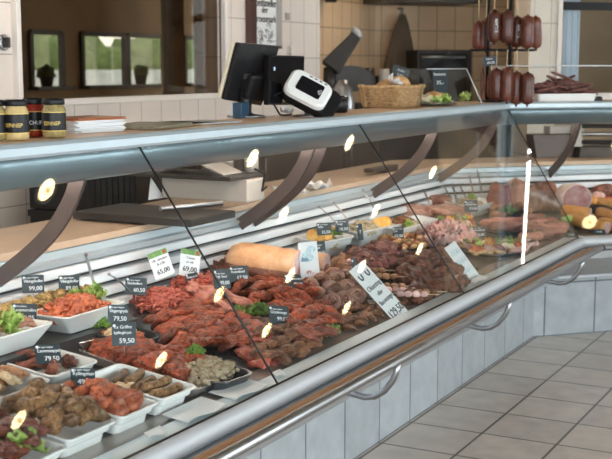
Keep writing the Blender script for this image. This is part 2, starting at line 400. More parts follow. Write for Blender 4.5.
def sprig(w, n, sd):                                     # curly parsley: stalks with many little leaflets
    b = MB(); rd = random.Random(sd)
    for k in range(n):
        a = rd.uniform(0, 6.28); rr = w * math.sqrt(rd.random()); h = w * .7 * (1 - (rr / w) ** 2) + .006
        c = Vector((rr * math.cos(a), rr * math.sin(a) * .8, h * rd.uniform(.4, 1)))
        M = TR(c, rd.uniform(0, 6.28), rd.uniform(-1, 1), rd.uniform(-1, 1), rd.uniform(.7, 1.3))
        s_ = .011
        vs = [(-s_, 0, 0), (-s_ * .3, s_ * .6, .003), (s_ * .5, s_ * .5, 0), (s_, 0, .004), (s_ * .4, -s_ * .6, 0), (-s_ * .4, -s_ * .5, .004), (0, 0, -.004)]
        b.add(vs, [(6, 0, 1), (6, 1, 2), (6, 2, 3), (6, 3, 4), (6, 4, 5), (6, 5, 0), (0, 5, 4, 3, 2, 1)], 0, False, M)
        b.tube([c * .2, c], .0012, 4)
    return b
def mince_mound(rx, ry, h, n, sd, r=.0048):
    b = MB(); rd = random.Random(sd)
    base = blob(rx * .9, ry * .9, h * .8, .2, 1.5, sd, 3, flat=.15); b.add(base.v, base.f, 0, True, TR((0, 0, h * .12)))
    for k in range(n):
        a = rd.uniform(0, 6.28); q = math.sqrt(rd.random()); x, y = rx * q * math.cos(a), ry * q * math.sin(a)
        z = h * math.sqrt(max(0, 1 - q * q * .92)) * rd.uniform(.85, 1.05)
        d = rd.uniform(0, 6.28); pts = []
        p = Vector((x, y, z)); 
        for s_ in range(6):
            pts.append(p.copy()); d += rd.uniform(-.7, .7)
            p = p + Vector((math.cos(d), math.sin(d), rd.uniform(-.45, .3))) * .0075
        b.tube(pts, r * rd.uniform(.8, 1.3), 6)
    return b
def heap_mix(rx, ry, h, n, sd, r=.012, box=0.3):         # an uncountable salad of small lumps
    b = MB(); rd = random.Random(sd)
    base = blob(rx * .95, ry * .95, h * .8, .15, 1.5, sd, 3, flat=.12); b.add(base.v, base.f, 0, True, TR((0, 0, h * .1)))
    for k in range(n):
        a = rd.uniform(0, 6.28); q = math.sqrt(rd.random()) * .97; x, y = rx * q * math.cos(a), ry * q * math.sin(a)
        if box: m = max(abs(math.cos(a)), abs(math.sin(a))); x *= 1 + (1 / m - 1) * .8; y *= 1 + (1 / m - 1) * .8
        z = h * math.sqrt(max(0, 1 - q * q * .9)) * rd.uniform(.75, 1.0)
        l = blob(r * rd.uniform(.7, 1.5), r * rd.uniform(.6, 1.1), r * rd.uniform(.5, .9), .3, 2, k, 2)
        b.add(l.v, l.f, 0, True, TR((x, y, z), rd.uniform(0, 6.28), rd.uniform(-.5, .5), rd.uniform(-.5, .5)))
    return b
def put(name, me, loc, rz=0, rx=0, ry=0, sc=1.0, label=None, cat=None, group=None, kind=None, parent=None):
    o = bpy.data.objects.new(name, me); COL.objects.link(o); o.matrix_basis = TR(loc, rz, rx, ry, sc)
    return tag(o, label, cat, group, kind)
def DV(px, py, h, t=.545):                               # like D, but never further back than the vents
    p = D(px, py, h)
    if (p.x - BX) <= (p.y - BY) * TAN: return on_y(px, py, BY + t) if p.y > BY + t else p
    c = BX + BY + t / Q
    return on_diag(px, py, c) if p.x + p.y > c else p
def pile(name, meshes, quad, nu, nv, h, label, cat, group, tilt=.35, sc=(.85, 1.15), mound=.02, rz=(0, 6.28), jit=.4, sd=1, drop=None):
    # pieces spread over a four-cornered patch of the deck, heaped a little in the middle
    rd = random.Random(sd); a, b, c, d = [D(*q, h) for q in quad]; k = 0
    for j in range(nv):
        for i in range(nu):
            u = (i + .5 + (j % 2 - .5) * .4 + rd.uniform(-jit, jit) * .6) / nu; v = (j + .5 + rd.uniform(-jit, jit) * .6) / nv
            u = min(max(u, 0), 1); v = min(max(v, 0), 1)
            p = a.lerp(b, u).lerp(d.lerp(c, u), v); p.z += mound * math.sin(PI * u) * math.sin(PI * v) + rd.uniform(-.005, .005)
            put(name, meshes[k % len(meshes)], p, rd.uniform(*rz), rd.uniform(-tilt, tilt), rd.uniform(-tilt, tilt), rd.uniform(*sc), label, cat, group)
            k += 1
# lettering
def text_data(txt, size, align='CENTER', ext=.0002):
    c = bpy.data.curves.new('lettering', 'FONT'); c.body = txt; c.size = size; c.align_x = align; c.align_y = 'CENTER'; c.extrude = ext; c.resolution_u = 3
    o = bpy.data.objects.new('lettering', c); COL.objects.link(o)
    dg = bpy.context.evaluated_depsgraph_get(); dg.update()
    me = bpy.data.meshes.new_from_object(o.evaluated_get(dg)); bpy.data.objects.remove(o); bpy.data.curves.remove(c)
    return me
def write(b, txt, size, x, y, z=0, align='CENTER', maxw=None, bold=0, fn=None, mi=0, M=None):
    me = text_data(txt, size, align)
    if maxw:
        w = max(v.co.x for v in me.vertices) - min(v.co.x for v in me.vertices)
        if w > maxw:
            for v in me.vertices: v.co.x *= maxw / w
    T = Matrix.Translation((x, y, z))
    if M: T = M @ T
    b.mesh(me, T, mi, fn)
    if bold: b.mesh(me, Matrix.Translation((bold, bold * .4, 0)) if not M else M @ Matrix.Translation((x + bold, y, z)), mi, fn) if False else b.mesh(me, T @ Matrix.Translation((bold, 0, 0)), mi, fn)
    bpy.data.meshes.remove(me)
def price_tag(px, py, h, w, hh, yaw, lean, roll, lines, label, group='black price tags', mat=None, ink=None, pin=True):
    # a card stuck into the food: face towards the customer; lines = (text, size, y)
    c = DV(px, py, h)
    M = Matrix.Translation(c) @ Matrix.Rotation(R(yaw), 4, 'Z') @ Matrix.Rotation(R(90 - lean), 4, 'X') @ Matrix.Rotation(R(roll), 4, 'Z')
    o = bpy.data.objects.new('price_tag', MB().loft([rrect(w, hh, w * .06, -.0008), rrect(w, hh, w * .06, .0008)]).data('price_tag', mat or M_slate)); COL.objects.link(o); o.matrix_basis = M
    tag(o, label, 'price tag', group)
    b = MB()
    for ln in lines:
        txt, size, y = ln[:3]; al = ln[3] if len(ln) > 3 else 'CENTER'
        x = -w * .42 if al == 'LEFT' else w * .42 if al == 'RIGHT' else 0
        write(b, txt, size * 1.12, x, y, .0011, al, w * .88, bold=size * .055)
    if mat is None: b.lathe([(.0045, .0009), (.0045, .0013)], 14, TR((-w * .40, hh * .36, 0)))
    b.build('lettering', ink or M_chalk, o, world=False)
    if pin:
        MB().tube([(0, -hh / 2 + .003, -.001), (0, -hh / 2 - .03, -.001)], .0012, 6).build('pin', M_chrome, o, world=False)
    return o

# ------------------------------------------------------------------ the setting
def struct(o, name=None):
    o['kind'] = 'structure'; return o
def wall(name, mat, p0, p1, z0, z1, th, holes=(), side=1):
    # a wall from p0 to p1 (plan), holes = (u0, u1, z0, z1); thickness to the left of its heading times side
    p0 = Vector((*p0, 0)); p1 = Vector((*p1, 0)); L = (p1 - p0).length; e = (p1 - p0) / L; nn = Vector((-e.y, e.x, 0)) * side
    b = MB()
    def blk(u0, u1, a, c):
        if u1 - u0 < 1e-4 or c - a < 1e-4: return
        q = [p0 + e * u0, p0 + e * u1, p0 + e * u1 + nn * th, p0 + e * u0 + nn * th]
        b.loft([[(v.x, v.y, a) for v in q], [(v.x, v.y, c) for v in q]])
    u = 0
    for (h0, h1, za, zb) in sorted(holes):
        blk(u, h0, z0, z1); blk(h0, h1, z0, za); blk(h0, h1, zb, z1); u = h1
    blk(u, L, z0, z1)
    return struct(b.build(name, mat))
ZC = 3.0
struct(MB().box((6, 2.5, -.05), (19, 15, .1)).build('floor', M_floor))
struct(MB().box((6, 2.5, ZC + .05), (19, 15, .1)).build('ceiling', M_ceil))
WX0, WX1 = on_y(18.5, 98, 4).x, on_y(221.5, 92, 4).x
WZ = on_y(120, 96.5, 4).z
wall('wall_back', M_wall, (-1.5, 4), (7.79, 4), 0, ZC, .14, [(WX0 + 1.5, WX1 + 1.5, WZ, 2.35)])
# pane and frame of the dark window in the tiled wall
w_ = empty('window_1', (WX0, 4, WZ)); w_['kind'] = 'structure'
fr = MB(); fw = .034
fr.box(((WX0 + WX1) / 2, 3.99, WZ - fw / 2), (WX1 - WX0 + 2 * fw, .05, fw)); fr.box((WX0 - fw / 2, 3.99, (WZ + 2.35) / 2), (fw, .05, 2.35 - WZ)); fr.box((WX1 + fw / 2, 3.99, (WZ + 2.35) / 2), (fw, .05, 2.35 - WZ))
fr.box(((WX0 + WX1) / 2, 3.99, 2.35 + fw / 2), (WX1 - WX0 + 2 * fw, .05, fw))
fr.build('window_frame', M_white_paint, w_, .004)
MB().box(((WX0 + WX1) / 2, 4.03, (WZ + 2.35) / 2), (WX1 - WX0, .008, 2.35 - WZ)).build('pane', M_tint, w_)
# the dim room behind it, with windows on its far side
YF = 8.6
fx = [(on_y(a, 60, YF).x, on_y(b, 60, YF).x) for a, b in ((30, 61), (81, 124), (127, 163), (184, 197), (206, 223))]
zb, zt = on_y(90, 87, YF).z, on_y(90, 34, YF).z
wall('wall_rear', M_rear, (3.5, YF), (15.4, YF), 0, ZC, .04, [(a - 3.5, b - 3.5, zb, zt) for a, b in fx])
wall('wall_rear_left', M_rear, (4.35, 4.14), (4.35 + .01, YF), 0, ZC, .1)
for i, (a, b) in enumerate(fx):
    e = empty('window_%d' % (i + 2), (a, YF, zb)); e['kind'] = 'structure'
    f_ = MB()
    for (c, s_) in (((a, YF - .01, (zb + zt) / 2), (.05, .06, zt - zb)), ((b, YF - .01, (zb + zt) / 2), (.05, .06, zt - zb)), (((a + b) / 2, YF - .01, zt), (b - a, .06, .05)), (((a + b) / 2, YF - .02, zb), (b - a + .1, .26, .04))): f_.box(c, s_)
    f_.build('window_frame', M_dark_brown, e)
    MB().box(((a + b) / 2, YF + .05, (zb + zt) / 2), (b - a, .006, zt - zb)).build('pane', M_glass, e)
# outside the back room: pale yard wall and hedge
M_hedge = food('hedge_leaves', [(.05, .09, .02), (.13, .19, .05), (.24, .30, .10)], 5, .7, .8, 0)
M_yard = pbr('pale_render', (.80, .83, .86), .8, 0, .15, 4)
tag(MB().box((17, 13.5, .715), (26, .3, 1.43)).build('yard_wall', M_yard), 'pale low yard wall seen outside the back room windows', 'wall')
hb = MB(); 
for k in range(60):
    bl = blob(.9, .7, 1.0, .25, 2, k, 2, .15, 5); hb.add(bl.v, bl.f, 0, True, TR((5 + k * .42, 16.5 + random.uniform(-.3, .3), 1.0 + random.uniform(-.2, .35))))
tag(hb.build('hedge', M_hedge), 'green clipped hedge far outside behind the yard wall', 'hedge')
struct(MB().box((12, 14, -.3), (60, 60, .1)).build('ground', pbr('outdoor_ground', (.30, .34, .22), .9, 0, .2, 1)))
# curtains and furniture of the dim room
def curtain(px0, px1, y, label):
    a, b = on_y(px0, 50, y).x, on_y(px1, 50, y).x; n = 40; prof = []
    A = []; 
    for k in range(n + 1):
        x = a + (b - a) * k / n; yy = y + .035 * math.sin(k * 1.15) + .01 * math.sin(k * 2.7)
        A.append((x, yy))
    ring = A + [(x, yy + .006) for x, yy in reversed(A)]
    tag(MB().loft([[(x, yy, .1) for x, yy in ring], [(x, yy, 2.9) for x, yy in ring]], 0, True).build('curtain', M_curtain), label, 'curtain')
curtain(164, 183, 7.9, 'brown curtain hanging behind the dark window, left of the two narrow far panes')
curtain(196.5, 206, 7.9, 'narrow brown curtain between the two narrow far panes behind the dark window')
for (px, py0, wd, ht, nm, lb) in ((47, 87, .22, .22, 'flower_pot', 'dark flower pot silhouetted on the far left sill behind the dark window'), (141, 87, .20, .18, 'flower_pot', 'dark rounded pot silhouetted on the far middle sill behind the dark window')):
    p = on_y(px, py0 + 1, YF - .07); p.z = zb + .021; b = MB().lathe([(.06, 0), (.08, .1), (.085, .11), (.0, .11)], 16, Matrix.Translation(p))
    e = tag(b.build(nm, M_dark_brown), lb, 'plant pot')
    MB().add(*(lambda q: (q.v, q.f))(blob(.10, .1, .08, .5, 2, px, 2)), 0, True, Matrix.Translation(p + Vector((0, 0, .15)))).build('foliage', M_hedge, e)
p = on_y(86, 92, 7.2); q = on_y(215, 92, 7.2)
t_ = tag(MB().box(((p.x + q.x) / 2, 7.3, 1.02), (q.x - p.x + 2, .7, .06)).build('table', M_dark_brown), 'dark long table in the dim room behind the window', 'table')
for k in range(4): MB().box((p.x - .8 + (q.x - p.x + 1.6) * (k % 2), 7.05 + .5 * (k // 2), .495), (.06, .06, .99)).build('leg', M_dark_brown, t_)
# kitchen recess to the right of the tiled wall
YK = 4.9; KC = 15.65; kx = 10.75
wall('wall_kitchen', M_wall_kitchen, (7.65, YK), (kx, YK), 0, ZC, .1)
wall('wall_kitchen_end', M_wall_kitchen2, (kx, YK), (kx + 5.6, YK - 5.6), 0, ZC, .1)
wall('wall_recess_side', M_wall, (7.79, 4.14), (7.79, YK), 0, ZC, .14)
# wall behind the angled counter: tiled pier, then a window
PC = 11.36
def dg(px, c=PC): v = on_diag(px, 60, c); return (v.x, v.y)
a_, b_ = dg(529), dg(556); e_ = (a_[0] + 6.2, a_[1] - 6.2)
wall('wall_pier', M_pillar, a_, b_, 0, ZC, .25)
wl = Vector((e_[0] - b_[0], e_[1] - b_[1])).length
zw = on_diag(590, 93, PC).z
wall('wall_right', M_backroom, b_, e_, 0, ZC, .25, [(.05, 2.4, zw, 2.4)])
w_ = empty('window_7', (b_[0], b_[1], zw)); w_['kind'] = 'structure'
dv = Vector((Q, -Q, 0)); bo = Vector((*b_, 0)); nb = Vector((Q, Q, 0))
def diag_box(b, u0, u1, z0, z1, n0, n1):
    q = [bo + dv * u0 + nb * n0, bo + dv * u1 + nb * n0, bo + dv * u1 + nb * n1, bo + dv * u0 + nb * n1]
    b.loft([[(v.x, v.y, z0) for v in q], [(v.x, v.y, z1) for v in q]]); return b
fz = on_diag(590, 6, PC).z
diag_box(diag_box(diag_box(MB(), .0, .035, zw, 2.4, -.02, .05), .0, 2.4, zw - .06, zw, -.03, .05), 2.35, 2.42, zw, 2.4, -.02, .05).build('window_frame', M_white_paint, w_)
diag_box(MB(), .07, 2.35, fz - .03, fz + .03, .02, .06).build('window_rail', M_black, w_)
diag_box(MB(), .03, 2.35, zw, 2.4, .03, .036).build('pane', M_glass, w_)
qp = on_diag(541, 60, PC + 2.6); wall('wall_passage', M_backroom, (e_[0] + 1.3, e_[1] + 1.3), (qp.x, qp.y), 0, ZC, .1)
# white curtain behind that window
cu = []; n = 26
for k in range(n + 1):
    cA, cB = [(on_diag(q_, 60, PC + .2) - bo).dot(dv) for q_ in (560, 576)]; u = cA + (cB - cA) * k / n; w2 = .13 + .03 * math.sin(k * 1.4)
    cu.append(bo + dv * u + nb * w2)
ring = cu + [c + nb * .006 for c in reversed(cu)]
zc0 = on_diag(565, 86, PC).z
tag(MB().loft([[(c.x, c.y, zc0 - .3) for c in ring], [(c.x, c.y, 2.38) for c in ring]], 0, True).build('curtain', pbr('pale_blue_cloth', (.68, .76, .86), .8, 0, .06, 4)), 'pale blue white curtain at the left of the right-hand dark window', 'curtain')
# the customers' side, behind the camera
wall('wall_front', M_plaster, (-1.5, -3.4), (14.8, -3.4), 0, ZC, .2, [(.6, 3.6, .5, 2.7), (4.2, 7.2, .5, 2.7), (10.2, 12.6, .5, 2.7)], -1)
wall('wall_left', M_plaster, (-1.5, 4.14), (-1.5, -3.4), 0, ZC, .2, [(2.6, 6.8, .5, 2.6)], -1)
k_ = 8
for (u0, u1) in ((.6, 3.6), (4.2, 7.2), (10.2, 12.6)):
    e = empty('window_%d' % k_, (-1.5 + u0, -3.4, .5)); e['kind'] = 'structure'; k_ += 1
    x0, x1 = -1.5 + u0, -1.5 + u1; f_ = MB()
    for xx in (x0, (x0 + x1) / 2, x1): f_.box((xx, -3.5, 1.6), (.07, .07, 2.2))
    for zz in (.5, 2.7): f_.box(((x0 + x1) / 2, -3.5, zz), (x1 - x0, .07, .07))
    f_.build('window_frame', M_white_paint, e)
    MB().box(((x0 + x1) / 2, -3.5, 1.6), (x1 - x0, .006, 2.2)).build('pane', M_glass, e)

# ------------------------------------------------------------------ the counter
XL, S2 = .7, 3.6                                          # ends of the two runs
A0, AM, A1 = ('x', XL), MIT, ('s', S2)
SEAMS = [XL, 2.852, 4.386]
G0, G1 = (1.594 - BY, .592), (2.066 - BY, 1.262)          # foot and head of the glass (t, z)
def counter(w0, w1, root, kick, steel, spans):
    MB().run([(0, 0), (0, .40), (.05, .40), (.05, 0)], w0, w1).build('kick_panel', kick, root)
    MB().run([(-.150, .352), (-.152, .366), (-.200, .42), (-.225, .47), (-.238, .535), (-.10, .54), (-.03, .38), (-.10, .352)], w0, w1).build('front_panel', steel, root)
    MB().run([(.0, .39), (.9, .39), (.9, .02), (.86, .02), (.86, .37), (.0, .37)], w0, w1).build('base_shelf', M_deck, root)
    for i, (a, b) in enumerate(spans):
        pr = [(-.262, .530)]
        for k in range(19):
            an = R(255 - 190 * k / 18); pr.append((-.284 + .024 * math.cos(an), .568 + .031 * math.sin(an)))
        pr += [(-.268, .592), (-.262, .585)]
        o = MB().run(pr, a, b, 0, False).build('bumper', M_alu, root)
        n = Vector((G1[0] - G0[0], G1[1] - G0[1])).normalized(); m = Vector((-n.y, n.x)) * .006
        a2 = ('x', a[1] + .002) if a[0] == 'x' else (('s', a[1] + .002) if a[0] == 's' else a)
        b2 = ('x', b[1] - .002) if b[0] == 'x' else (('s', b[1] - .002) if b[0] == 's' else b)
        MB().run([G0, (G0[0] - m.x, G0[1] - m.y), (G1[0] - m.x, G1[1] - m.y), G1], a2, b2).build('glass_pane', M_glass, root)
        tr = [(.196, 1.262), (.190, 1.270), (.192, 1.290), (.200, 1.299), (.222, 1.302), (.222, 1.262)]
        MB().run(tr, a, b).build('shelf_trim', M_alu_lt, root)
    MB().run([(-.262, .560), (-.262, .586), (-.190, .589), (-.184, .584), (-.184, .560)], w0, w1).build('front_ledge', M_pale, root)
    MB().run([(-.2685, .588), (-.2685, .5965), (-.2625, .5965), (-.2625, .588)], w0, w1).build('glass_gasket', M_seal, root)
    MB().run([(-.184, .560), (-.184, .584), (-.112, .584), (-.108, .580), (-.108, .548)], w0, w1).build('inner_ledge', M_ledge, root)
    MB().run([(-.108, deck_z(-.108)), (.645, deck_z(.645)), (.645, deck_z(.645) - .02), (-.108, .548)], w0, w1).build('display_deck', M_deck, root)
    MB().run([(.222, 1.270), (.222, 1.298), (.52, 1.298), (.52, 1.270)], w0, w1).build('shelf_top', M_wood_top, root)
    cp = []   # valance hiding the light tube
    for k in range(9):
        a = k / 8; cp.append((.215 + .075 * a - .028 * math.sin(PI * a), 1.258 - .088 * a))
    ci = [(t + .004, z + .003) for t, z in reversed(cp)]
    MB().run(cp + ci, w0, w1, 0, True).build('light_canopy', M_canopy, root)
    # stepped ventilation back
    zz = deck_z(.6) - .02; z = zz + .015; t = .598; st = (.850 - z) / 4
    MB().run([(.640, zz), (.690, .848), (.74, .848), (.74, zz)], w0, w1).build('vent_shade_back', M_dark_brown, root)  # dark backing puts the shadow lines between the slats into colour
    for k in range(4):
        MB().run([(t + .012, z), (t, z + .006), (t + .004, z + st * .60), (t + .012, z + st * .70), (t + .045, z + st * .74), (t + .045, z)], w0, w1).build('vent_slat', M_vent, root); z += st; t += .011
    MB().run([(.640, .842), (.638, .862), (.655, .868), (.656, .892), (.668, .897), (.75, .897), (.75, .842)], w0, w1).build('board_rail', M_alu_lt, root)
    MB().run([(.655, .897), (.655, .920), (1.06, .920), (1.06, .897)], w0, w1).build('work_board', M_board, root)
    MB().run([(.70, .02), (.70, .83), (1.02, .897), (1.02, .02)], w0, w1).build('cabinet_back', M_vent, root)
def arm(root, w, name='support_arm'):
    # flat bar curving from the board rail up to the canopy
    pts = []; n = 14
    for k in range(n + 1):
        a = k / n; t = .640 - .335 * a - .062 * math.sin(PI * a); z = .845 + .345 * a
        pts.append((t, z))
    b = MB(); lo = []
    for i, (t, z) in enumerate(pts):
        q = pts[min(i + 1, n)]; p = pts[max(i - 1, 0)]; d = Vector((q[0] - p[0], q[1] - p[1])).normalized(); m = Vector((-d.y, d.x)) * .026
        ww = [w, (w[0], w[1] + .012)]
        lo.append([P(t - m.x, z - m.y, ww[0]), P(t + m.x, z + m.y, ww[0]), P(t + m.x, z + m.y, ww[1]), P(t - m.x, z - m.y, ww[1])])
    b.loft(lo); o = b.build(name, M_arm, root, .002)
    c = MB().tube([P(pts[0][0], pts[0][1] + .012, (w[0], w[1] - .003)), P(pts[0][0], pts[0][1] + .012, (w[0], w[1]))], .006, 10).build('bolt', M_gold, o)
    return o
def tube_part(b_list, root, pts, r, name, mat, seg=14): return MB().tube(pts, r, seg).build(name, mat, root)
CM = empty('display_counter', (3.5, BY, 0), 'long glass-fronted deli counter with steel rail and grey tiled foot', 'counter')
counter(A0, AM, CM, M_kick, M_steel, [(('x', XL), ('x', 2.852)), (('x', 2.852), ('x', 4.386)), (('x', 4.386), MIT)])
CA = empty('display_counter', (BX + 1.2, BY - 1.2, 0), 'short glass-fronted deli counter turned towards the room beyond the corner', 'counter')
counter(AM, A1, CA, M_kick2, M_steel2, [(MIT, ('s', 1.02)), (('s', 1.02), ('s', S2))])
# black silicone joints between panes
n_ = Vector((G1[0] - G0[0], G1[1] - G0[1])).normalized(); m_ = Vector((n_.y * -1, n_.x)) * .006
def joint(root, w):
    if w[0] == 'm': a, b = w, w
    wa = w if w[0] == 'm' else (w[0], w[1] - .002); wb = w if w[0] == 'm' else (w[0], w[1] + .002)
    q0, q1 = P(G0[0], G0[1], w), P(G1[0], G1[1], w)
    MB().tube([q0 + Vector((0, .003, 0)), q1 + Vector((0, .003, 0))], .0032, 6).build('pane_seal', M_seal, root)
for w in (('x', 2.852), ('x', 4.386), MIT): joint(CM, w)
joint(CA, ('s', 1.02))
for w in (('x', 2.69), ('x', 4.14), ('x', 4.25), ('x', 5.47), ('x', 6.40)): arm(CM, w)
for w in (('s', .42), ('s', 1.9)): arm(CA, w)
# light tubes under the canopy
MB().tube([P(.352, 1.182, ('x', XL + .1)), P(.352, 1.182, ('x', 6.25))], .008, 10).build('light_tube', M_tube, CM)
MB().tube([P(.352, 1.182, ('s', .2)), P(.352, 1.182, ('s', 3.4))], .005, 10).build('light_tube', M_tube, CA)
# wooden bumper strips and handrails
SP = [(-.330, .532), (-.345, .534), (-.345, .548), (-.330, .550)]
MB().run(SP, A0, AM).build('wood_strip', M_strip, CM); MB().run(SP, AM, A1).build('wood_strip', M_strip, CA)
MB().run([(-.33, .532), (-.33, .546), (-.205, .528), (-.205, .512)], A0, AM).build('rail_shelf', M_steel, CM)
MB().run([(-.33, .532), (-.33, .546), (-.205, .528), (-.205, .512)], AM, A1).build('rail_shelf', M_steel2, CA)
rt, rz_ = -.405, .558
hr = MB().tube([P(rt, rz_, A0), P(rt, rz_, MIT)], .0165, 16).build('handrail', M_chrome, CM)
hr2 = MB().tube([P(rt, rz_, MIT), P(rt, rz_, A1)], .0165, 16).build('handrail', M_chrome, CA)
MB().tube([P(rt, rz_, MIT) - Vector((.006, 0, 0)), P(rt, rz_, MIT) + U2 * .006], .0175, 16).build('rail_joint', M_seal, hr)
def bracket(w, par):
    pts = [(rt, rz_ - .01), (-.398, .515), (-.386, .487), (-.358, .450), (-.323, .426), (-.287, .419), (-.250, .424), (-.195, .428)]
    MB().tube([P(t, z, w) for t, z in pts], .011, 12).build('rail_bracket', M_chrome, par)
for x in (1.10, 2.25, 3.40, 4.55, 5.70): bracket(('x', x), hr)
bracket(('s', 1.4), hr2); bracket(('s', 2.8), hr2)

# ------------------------------------------------------------------ ceiling lamps
def lamp_proto():
    e = empty('ceiling_lamp_or_fill', (0, 0, ZC), 'round recessed warm ceiling lamp mirrored as a yellow spot in the counter glass', 'lamp', 'ceiling lamps over the customers')
    MB().lathe([(.066, 0), (.078, 0), (.078, -.012), (.066, -.012), (.062, -.004)], 28, caps=False).build('trim_ring', M_white_paint, e, world=False)
    MB().lathe([(.064, -.003), (.045, -.006), (.022, -.008), (.0, -.008)], 28, caps=False).build('reflector', M_lamp, e, world=False)
    MB().lathe([(.017, -.008), (.017, -.02), (.009, -.026), (0, -.026)], 20, caps=False).build('bulb', M_bulb, e, world=False)
    return e
lp = lamp_proto()
LAMPS = [(4.76, 1.02), (6.88, 1.04), (8.38, 1.06), (7.62, .53), (9.42, .35), (10.55, .62), (7.0, -.02), (8.09, -.06), (9.56, -.22), (10.97, -.26), (5.04, -.46), (6.46, -.42), (7.98, -.53), (9.53, -.64), (3.2, 1.0), (3.5, -.45), (1.5, -.45), (1.6, 1.0)]
for i, (x, y) in enumerate(LAMPS):
    if i == 0: lp.location = (x, y, ZC); continue
    c = lp.copy(); COL.objects.link(c); c.location = (x, y, ZC)
    for ch in list(lp.children):
        d = ch.copy(); COL.objects.link(d); d.parent = c
# unseen light panels added to brighten the staff side
def staff_fill(x, y, i, rz=0):
    e = empty('ceiling_lamp_or_fill', (x, y, ZC), 'added warm fill panel above the staff side, out of view', 'lamp', 'added fill panels over the staff side', TR((x, y, ZC), rz))
    MB().loft([rrect(.62, .62, .01, 0), rrect(.62, .62, .01, -.03)]).build('housing', M_white_paint, e, world=False)
    MB().box((0, 0, -.032), (.56, .56, .006)).build('fill_diffuser', M_fill, e, world=False)
for i, (x, y) in enumerate(((2.2, 3.3), (4.2, 3.3), (6.2, 3.3), (8.6, 3.4), (9.6, 3.9))): staff_fill(x, y, i)


# ------------------------------------------------------------------ trays and bowls on the deck
SLOPE = math.atan(.12)
def tray_data(name, w, d, h, taper=.8, step=True, lip=.008, mat=None, rad=.02):
    if step: lo = [(taper, 0), (taper + .03, h * .52), (.90, h * .56), (.94, h * .88), (1, h * .90), (1, h)]
    else: lo = [(taper, 0), (.985, h * .90), (1, h * .92), (1, h)]
    loops = [rrect(w * k, d * k, rad * k, z) for k, z in lo]
    loops += [rrect(w - 2 * lip, d - 2 * lip, rad, h), rrect(w * (taper - .03), d * (taper - .03), rad * .8, h * .14)]
    b = MB().loft(loops, 0, False)
    return b
def tray(fl, fr, depth, h, label, cat='tray', name='serving_tray', mat=None, taper=.8, step=True, group=None, w=None, rad=.02, lip=.008):
    a, b = D(*fl, h), D(*fr, h); ex = (b - a); ex.z = 0; w = w or ex.length; ex.normalize(); ey = Vector((-ex.y, ex.x, 0))
    c = a + ex * w / 2 + ey * depth / 2
    t = ((c.x - BX) * Q + (c.y - BY) * Q) if (c.x - BX) > (c.y - BY) * TAN else c.y - BY
    c.z = deck_z(t) + .002
    up = Vector((0, -.12, 1)) if (c.x - BX) <= (c.y - BY) * TAN else Vector((-.085, -.085, 1))
    ex = (ex - up * ex.dot(up) / up.length_squared); ey = up.cross(ex)
    M = frame(c, ex, ey)
    me = tray_data(name, w, depth, h, taper, step, lip, mat, rad).data(name, mat or M_white_pl)
    o = bpy.data.objects.new(name, me); COL.objects.link(o); o.matrix_basis = M
    bv = o.modifiers.new('bevel', 'BEVEL'); bv.width = .002; bv.segments = 2; bv.limit_method = 'ANGLE'; bv.angle_limit = R(50)
    tag(o, label, cat, group)
    return M, w, depth, h
def in_tray(tr, u, v, z): return tr[0] @ Vector((u * tr[1] / 2, v * tr[2] / 2, z))
def fill(tr, name, meshes, nu, nv, label, cat, group, z=None, sc=(.8, 1.05), tilt=.3, sd=3, spread=.62, mound=.02, rz=(0, 6.28), u0=0, v0=0):
    rd = random.Random(sd); z = tr[3] * .62 if z is None else z; k = 0
    for j in range(nv):
        for i in range(nu):
            u = u0 + ((i + .5 + rd.uniform(-.25, .25)) / nu * 2 - 1) * spread; v = v0 + ((j + .5 + rd.uniform(-.25, .25)) / nv * 2 - 1) * spread
            p = in_tray(tr, u, v, z + mound * max(0, 1 - max(u * u, v * v)) + rd.uniform(-.004, .004))
            put(name, meshes[k % len(meshes)], p, rd.uniform(*rz), rd.uniform(-tilt, tilt), rd.uniform(-tilt, tilt), rd.uniform(*sc), label, cat, group); k += 1
def stuff_in(tr, name, b, mat, label, cat, z=None, u=0, v=0, sc=1):
    return tag(put(name, b.data(name, mat), in_tray(tr, u, v, tr[3] * .3 if z is None else z), 0, SLOPE, 0, sc), label, cat, None, 'stuff')
def lettuce(loc, w, n, sd, label, rz=0): return tag(put('lettuce', lettuce_bunch(w, n, sd).data('lettuce', F_lettuce), loc, rz), label, 'lettuce')
def parsley(loc, w, n, sd, label): return tag(put('parsley', sprig(w, n, sd).data('parsley', F_parsley), loc), label, 'parsley')

V_marin = fam('marinated_steak', 6, F_marin, lambda i: chop(i, .05))
V_redst = fam('raw_steak', 5, F_redsteak, lambda i: chop(i + 20, .05))
V_strip = fam('marinated_strip', 6, F_marin, lambda i: strip_piece(i, .028))
V_brown = fam('brown_chop', 6, F_brown, lambda i: chop(i + 40, .046))
V_herb = fam('chicken_piece', 5, F_herb, lambda i: drum(i, .10))
V_orange = fam('chicken_drumstick', 5, F_orange, lambda i: drum(i + 7, .085))
V_maroon = fam('glazed_meat', 5, F_maroon, lambda i: strip_piece(i + 30, .033))
V_beef = fam('beef_cube', 6, F_purple, lambda i: blob(.044, .036, .030, .35, 1.5, i + 3, 3, .14, 4, .45))
V_cube = fam('dark_steak', 5, food('dark_maroon_steak', [(.02, .005, .003), (.085, .02, .012), (.22, .065, .035)], 34, .35, .8, .4, (.30, .12, .05)), lambda i: blob(.05, .042, .028, .35, 1.5, i + 60, 3, .14, 4, .35))
V_dark = fam('pulled_meat_lump', 6, F_dark, lambda i: blob(.024, .017, .014, .45, 1.7, i + 80, 3, .2, 4))
V_tan = fam('tan_meat_piece', 6, F_tanmeat, lambda i: strip_piece(i + 50, .022))
V_wrap = fam('bacon_roll', 4, F_bacon, lambda i: wrap_roll(i, .034, .055))
